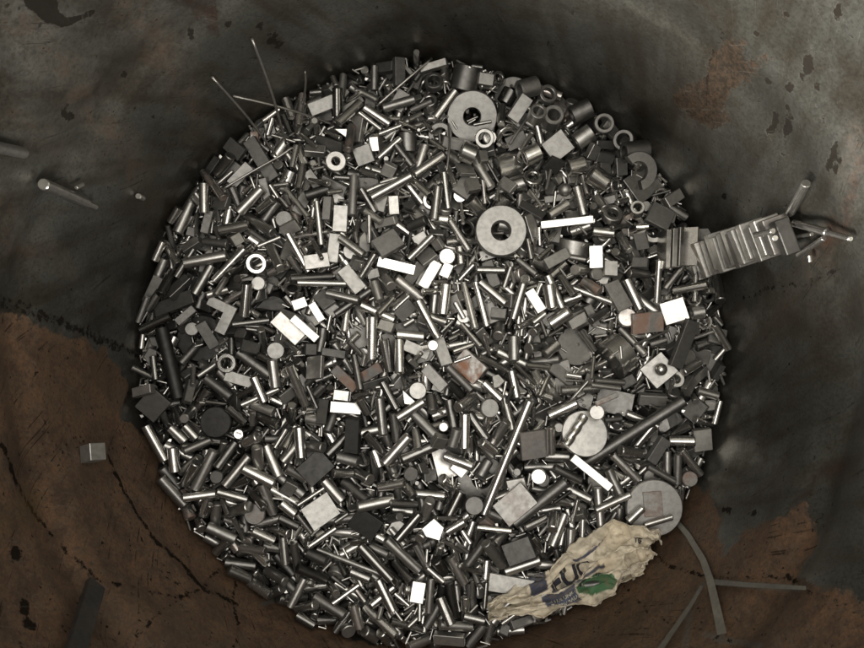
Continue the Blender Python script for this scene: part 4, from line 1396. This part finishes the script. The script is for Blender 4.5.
    m = (uu > 0.24) & (uu < 0.30) & (vv > 0.25)
    col[m, :3] = (0.06, 0.065, 0.09)
    m = (uu > 0.44) & (uu < 0.62) & (vv > 0.60) & (vv < 0.68)
    col[m, :3] = (0.06, 0.065, 0.11)
    m = (uu > 0.28) & (uu < 0.58) & (np.abs(vv - 0.02) < 0.02)
    col[m, :3] = (0.06, 0.065, 0.09)
    at = me.attributes.new('ink', 'FLOAT_COLOR', 'POINT')
    at.data.foreach_set('color', col.astype(np.float32).ravel())
    o = bpy.data.objects.new('crumpled_paper', me)
    C.objects.link(o)
    so = o.modifiers.new('thickness', 'SOLIDIFY')
    so.thickness = 0.00025
    tag(o, 'crumpled beige printed paper lying between heap and brown wall', 'paper')
    ink = plain_material('dark_ink', (0.022, 0.022, 0.032), 0.7)
    ink2 = plain_material('pale_ink', (0.42, 0.40, 0.33), 0.7)

    def lettering(text, s0, t0, ds, dt, rot, mat):
        """text laid along the sheet: origin (s0, t0), letter size ds by dt in sheet coordinates"""
        cu = bpy.data.curves.new('lettering', 'FONT')
        cu.body = text
        cu.resolution_u = 3
        cu.offset = 0.028
        tmp = bpy.data.objects.new('lettering_source', cu)
        C.objects.link(tmp)
        dg = bpy.context.evaluated_depsgraph_get()
        bm = bmesh.new()
        raw = tmp.evaluated_get(dg).to_mesh()
        bm.from_mesh(raw)
        bpy.data.objects.remove(tmp)
        bmesh.ops.triangulate(bm, faces=bm.faces)
        for _ in range(3):
            es = [e for e in bm.edges if e.calc_length() > 0.10]
            bmesh.ops.subdivide_edges(bm, edges=es, cuts=1, use_grid_fill=False)
            bmesh.ops.triangulate(bm, faces=bm.faces)
        cs, sn = math.cos(rot), math.sin(rot)
        for v in bm.verts:
            a, b = v.co.x * cs - v.co.y * sn, v.co.x * sn + v.co.y * cs
            s_, t_ = min(max(s0 + a * ds, 0), 0.999) * (nu - 1), (min(max(t0 + b * dt, -1), 0.999) + 1) / 2 * (nv - 1)
            i, j = int(s_), int(t_)
            fi, fj = s_ - i, t_ - j
            i2, j2 = min(i + 1, nu - 1), min(j + 1, nv - 1)
            pos = (V[i, j] * (1 - fi) + V[i2, j] * fi) * (1 - fj) + (V[i, j2] * (1 - fi) + V[i2, j2] * fi) * fj
            nn = np.cross(V[i2, j] - V[i, j], V[i, j2] - V[i, j])
            nn = nn / (np.linalg.norm(nn) + 1e-12)
            v.co = Vector(pos + nn * 0.00045 * (1 if nn[2] > 0 else -1))
        me2 = bpy.data.meshes.new('lettering')
        bm.to_mesh(me2)
        bm.free()
        me2.materials.append(mat)
        l = bpy.data.objects.new('lettering', me2)
        C.objects.link(l)
        l.parent = o
    lettering('IEUC', 0.31, 0.10, 0.090, 0.50, 0.05, ink)
    lettering('TEF', 0.76, 0.30, 0.04, 0.20, -0.2, ink)
    lettering('FUR DIE', 0.42, -0.30, 0.032, 0.15, 0.35, ink)
    lettering('HAUS UND', 0.285, -0.32, 0.022, 0.13, 0.05, ink2)
    lettering('GARTEN BAU', 0.285, -0.50, 0.018, 0.13, 0.05, ink2)
    return o


crumpled_paper()


# ---------------------------------------------------------------- flat strap hanging down the wall beside the paper
def strap(label, pts, w0, w1, c):
    V, F = [], []
    fine = []
    for (a, b), (c2, d) in zip(pts, pts[1:]):
        for k in range(8):
            fine.append((a + (c2 - a) * k / 8, b + (d - b) * k / 8))
    fine.append(pts[-1])
    for i, (u, v) in enumerate(fine):
        p0, p1 = fine[max(i - 2, 0)], fine[min(i + 2, len(fine) - 1)]
        tx, ty = p1[0] - p0[0], p1[1] - p0[1]
        l = math.hypot(tx, ty)
        nx, ny = ty / l, -tx / l
        w = (w0 + (w1 - w0) * i / (len(fine) - 1)) / 2
        lift = 0.0012 + 0.0012 * math.sin(i * 0.35) ** 2
        for sgn in (-1, 1):
            for ins in (lift, lift + 0.0006):
                V.append(WP(u + nx * w * sgn, v + ny * w * sgn, ins))
    for i in range(len(fine) - 1):
        a, b = i * 4, i * 4 + 4
        for p, q_ in ((0, 1), (1, 3), (3, 2), (2, 0)):
            F.append((a + p, a + q_, b + q_, b + p))
    F += [(0, 2, 3, 1), tuple(len(V) - 4 + k for k in (0, 1, 3, 2))]
    me = mesh_from('packing_strap', V, F, None, None, plain_material('strap_plastic', c, 0.5))
    o = bpy.data.objects.new('packing_strap', me)
    C.objects.link(o)
    return tag(o, label, 'strap')


strap('pale grey strap curving down the brown wall beside the paper', [(671, 515), (688, 535), (703, 560), (710, 580), (716, 606), (722, 634)], 4.5, 9.5, (0.20, 0.19, 0.16))
strap('thin level strap running along the brown wall from the curved strap', [(714, 582), (750, 585), (806, 588)], 5.5, 4, (0.15, 0.145, 0.125))
strap('thin strap slanting down the brown wall under the curved strap', [(702, 586), (690, 606), (672, 632), (658, 652)], 3, 6, (0.14, 0.13, 0.11))
